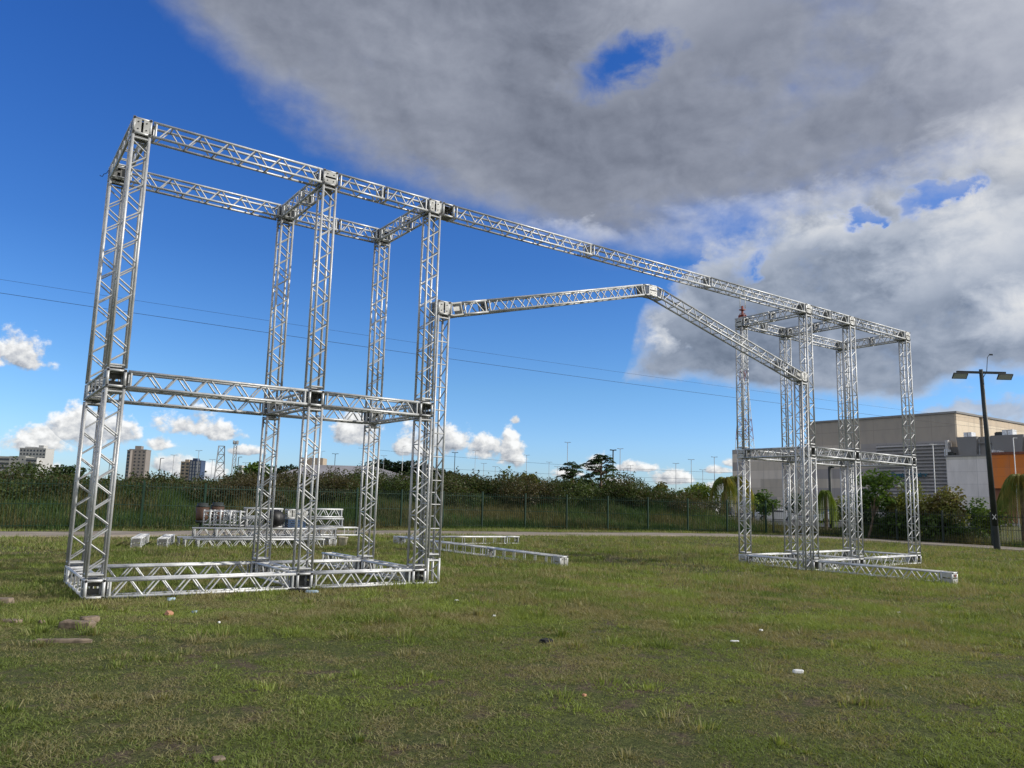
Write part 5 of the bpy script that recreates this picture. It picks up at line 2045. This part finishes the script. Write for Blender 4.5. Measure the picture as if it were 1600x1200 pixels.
# ------------------------------------------------------------------ parked cars
def car(px, D, heading, paint, label):
    r0 = ray(px, 0)
    c = P3(px, 800, D)
    zb = 0.094
    e = empty('parked_car', (c.x, c.y, zb), label, 'car', 'cars parked in front of the mall', rz=heading)
    prof = [(-2.1, 0.55), (-2.08, 0.88), (-1.35, 0.98), (-0.7, 1.42), (0.55, 1.45), (1.25, 1.02), (1.95, 0.88), (2.1, 0.60), (2.05, 0.30), (-2.05, 0.30)]
    m_ = MB()
    rings = []
    for y_, k in ((-0.86, 0.96), (-0.80, 1.0), (0.80, 1.0), (0.86, 0.96)):
        rings.append([(x_ * k, y_ * (0.86 if z_ > 1.2 else 1), z_ * (1 if z_ > 0.4 else 1)) for x_, z_ in prof])
    m_.loft(rings)
    for i in range(len(m_.sm)):
        m_.sm[i] = False
    b_ = m_.build('body', paint, e)
    m_ = MB()
    for s_ in (-1, 1):
        y_ = s_ * 0.80
        pts = [(-1.1, 1.02), (-0.66, 1.36), (0.5, 1.38), (1.05, 1.03)]
        i0 = len(m_.v)
        m_.v += [Vector((x_, y_ * (0.93 if z_ > 1.2 else 1.085), z_)) for x_, z_ in pts]
        m_.f.append(tuple(range(i0, i0 + 4)) if s_ < 0 else tuple(range(i0, i0 + 4))[::-1])
        m_.sm.append(False)
    for (x0_, z0_, x1_, z1_) in ((1.235, 1.05, 0.62, 1.42), (-1.33, 1.01, -0.76, 1.40)):
        i0 = len(m_.v)
        o_x = 0.02 if x0_ > 0 else -0.02
        m_.v += [Vector((x0_ + o_x, -0.70, z0_)), Vector((x0_ + o_x, 0.70, z0_)), Vector((x1_ + o_x, 0.62, z1_)), Vector((x1_ + o_x, -0.62, z1_))]
        m_.f.append((i0, i0 + 1, i0 + 2, i0 + 3))
        m_.sm.append(False)
    m_.build('windows', M['glass_dark'], e)
    for x_ in (-1.32, 1.32):
        for s_ in (-1, 1):
            m_ = MB()
            m_.tube((x_, s_ * 0.70, 0.31), (x_, s_ * 0.89, 0.31), 0.31, 16, cap=True)
            wh = m_.build('wheel', M['tyre'], e)
            m_ = MB()
            m_.tube((x_, s_ * 0.88, 0.31), (x_, s_ * 0.905, 0.31), 0.18, 12, cap=True)
            m_.build('rim', M['pole_grey'], wh)
    for s_ in (-1, 1):
        m_ = MB()
        m_.box((2.03, s_ * 0.6, 0.70), (0.07, 0.17, 0.07))
        m_.build('headlight', acm, e)


cp_w = simple('car_paint_white', (0.75, 0.75, 0.76), 0.25, 0, 0.02, 0.2, 0.6)
cp_s = simple('car_paint_silver', (0.42, 0.43, 0.45), 0.3, 0.5, 0.02, 0.2, 0.6)
cp_d = simple('car_paint_dark', (0.04, 0.045, 0.055), 0.25, 0.1, 0.02, 0.2, 0.6)
car(1188, 112, 0.9, cp_s, 'silver car parked under the round tree, left of the white car')
car(1212, 84, -0.9, cp_w, 'white car parked nearest the fence, seen between the rear columns of the right tower')
car(1207, 118, 0.8, cp_d, 'dark car parked behind the silver and white cars')
car(1306, 82, -0.7, cp_w, 'white car behind the dark fence near the weeping palm')
car(1118, 112, 0.2, cp_w, 'white car under the spreading yellow-green tree')
car(1107, 118, 0.2, cp_s, 'silver car behind the white one under the yellow-green tree')
car(1135, 108, 0.6, cp_d, 'dark car beneath the pair of palms')

# small white kiosk in the car park
c = P3(1114, 776, 125)
e = empty('kiosk', (c.x, c.y, 0.09), 'small white kiosk with a flat roof in the car park, below the grey lamps', 'kiosk')
m_ = MB()
m_.box((c.x, c.y, 1.5), (2.8, 1.6, 1.4), (Vector((RT.x, RT.y, 0)).normalized(), fw2, ZA))
m_.build('wall', M['white_paint'], e)
m_ = MB()
m_.box((c.x, c.y, 3.0), (3.2, 2.0, 0.12), (Vector((RT.x, RT.y, 0)).normalized(), fw2, ZA))
m_.build('roof', M['white_paint'], e)
m_ = MB()
rtv = Vector((RT.x, RT.y, 0)).normalized()
for k in (-1, 0, 1):
    m_ = MB()
    m_.box(Vector((c.x, c.y, 1.7)) + rtv * (k * 1.7) - fw2 * 1.61, (0.5, 0.03, 0.5), (rtv, fw2, ZA))
    m_.build('window', M['glass_dark'], e)
rebase(e)


# ------------------------------------------------------------------ things lying on the grass
def gpt(px, py):
    r0 = ray(px, py)
    t_ = -CP.z / r0.z
    for _ in range(6):
        q_ = CP + r0 * t_
        t_ = (g1(q_.x, q_.y) - CP.z) / r0.z
    return CP + r0 * t_


def chunk(px, py, size, mat, name, label, cat, rz=0.0, group=None, seed=1, lift=0.28, tilt=0.0):
    random.seed(seed)
    p = gpt(px, py)
    m_ = MB()
    rings = []
    n = 10
    for i, (zf, k) in enumerate(((-1, 0.90), (-0.6, 1.0), (0.6, 0.98), (1, 0.86))):
        rings.append([])
        for q in range(n):
            a_ = 2 * math.pi * q / n + 0.31
            sx = max(-1, min(1, math.cos(a_) * 1.35)) * k
            sy = max(-1, min(1, math.sin(a_) * 1.35)) * k
            j = 1 + random.uniform(-.10, .10)
            rings[-1].append((sx * size[0] / 2 * j, sy * size[1] / 2 * j, zf * size[2] / 2 * (1 + random.uniform(-.12, .12))))
    m_.loft(rings)
    m_.sm = [False] * len(m_.sm)
    o_ = m_.build(name, M[mat])
    o_.location = (p.x, p.y, p.z + size[2] * lift)
    o_.rotation_euler = (tilt, tilt * 0.5, rz)
    return tag(o_, label, cat, group)


chunk(120, 981, (0.40, 0.13, 0.11), 'rubble', 'concrete_chunk', 'largest brown broken slab in the grass, left of the front tower foot', 'rubble', -0.55, seed=3)
chunk(139, 973, (0.24, 0.10, 0.10), 'rubble', 'concrete_chunk', 'narrower broken slab piece leaning on the right of the largest rubble slab', 'rubble', 0.35, seed=4, tilt=0.1)
chunk(95, 1004, (0.60, 0.08, 0.05), 'wood_old', 'wooden_plank', 'weathered grey-brown plank lying in the grass below the broken slab', 'plank', -0.45, seed=5)
chunk(16, 973, (0.26, 0.14, 0.05), 'rubble', 'concrete_chunk', 'flat thin brown piece near the left edge of the lawn', 'rubble', -0.6, seed=6)
chunk(2, 943, (0.30, 0.16, 0.10), 'wood_old', 'wooden_block', 'brown block cut by the left edge of the picture', 'block', -0.3, seed=7)
chunk(66, 974, (0.08, 0.06, 0.05), 'rubble', 'clod', 'small dark clod left of the broken slab', 'rubble', 0.2, seed=17)
chunk(264, 962, (0.10, 0.08, 0.06), 'soil_brick', 'brick_piece', 'small orange piece of brick on the lawn in front of the left tower', 'brick piece', 0.5, seed=8, lift=0.5, tilt=0.3)
chunk(267, 939, (0.13, 0.05, 0.045), 'litter_blue', 'plastic_bottle', 'crushed bluish plastic bottle near the base truss of the left tower', 'litter', 0.3, seed=9, lift=0.6)
chunk(304, 958, (0.08, 0.05, 0.03), 'litter_blue', 'plastic_scrap', 'grey plastic scrap right of the orange brick piece', 'litter', 0.3, seed=10, lift=0.6)
chunk(342, 976, (0.03, 0.03, 0.02), 'litter', 'paper_scrap', 'tiny white scrap on the lawn below the front beam of the left tower', 'litter', 0.1, seed=11, lift=1.5)
chunk(466, 925, (0.34, 0.10, 0.05), 'rag', 'black_rag', 'black rag on the grass below the middle front foot of the left tower', 'rag', -0.5, seed=12, lift=0.7)
chunk(487, 927, (0.22, 0.12, 0.04), 'litter_blue', 'grey_cloth', 'grey cloth scrap right beside the black rag', 'litter', -0.4, seed=13, lift=0.7)
chunk(1148, 1004, (0.11, 0.05, 0.015), 'litter', 'paper_scrap', 'flat white scrap on the open lawn right of centre', 'litter', -0.4, seed=14, lift=1.2)
chunk(1247, 1053, (0.11, 0.05, 0.035), 'litter', 'drink_can', 'pale crushed drink can on the right foreground lawn', 'can', -0.5, seed=15, lift=0.7)
chunk(1189, 988, (0.05, 0.04, 0.02), 'litter', 'paper_scrap', 'small white scrap above and right of the flat white scrap', 'litter', 0.2, seed=16, lift=1.5)
chunk(1404, 959, (0.09, 0.04, 0.015), 'litter', 'paper_scrap', 'white scrap far right on the lawn in front of the loose truss', 'litter', 0.1, seed=18, lift=1.6)
chunk(772, 965, (0.08, 0.04, 0.02), 'litter', 'paper_scrap', 'folded white scrap near the middle of the lawn', 'litter', 0.9, seed=19, lift=1.3)
chunk(713, 940, (0.07, 0.04, 0.015), 'litter', 'paper_scrap', 'white scrap on the lawn just right of the left tower', 'litter', 0.4, seed=20, lift=1.6)
chunk(341, 1190, (0.08, 0.05, 0.02), 'wood_old', 'dead_leaf', 'curled dark brown dead leaf at the bottom left of the lawn', 'dead leaf', 0.1, seed=21, lift=0.8, tilt=0.2)
chunk(913, 1088, (0.035, 0.03, 0.02), 'soil_brick', 'brick_piece', 'small pinkish stone in a bare soil patch right of the centre foreground', 'stone', 0.1, seed=22, lift=0.5)
chunk(853, 1004, (0.16, 0.10, 0.05), 'rag', 'clod', 'dark clod of soil near the centre of the lawn', 'clod', 0.1, seed=23, lift=0.3)
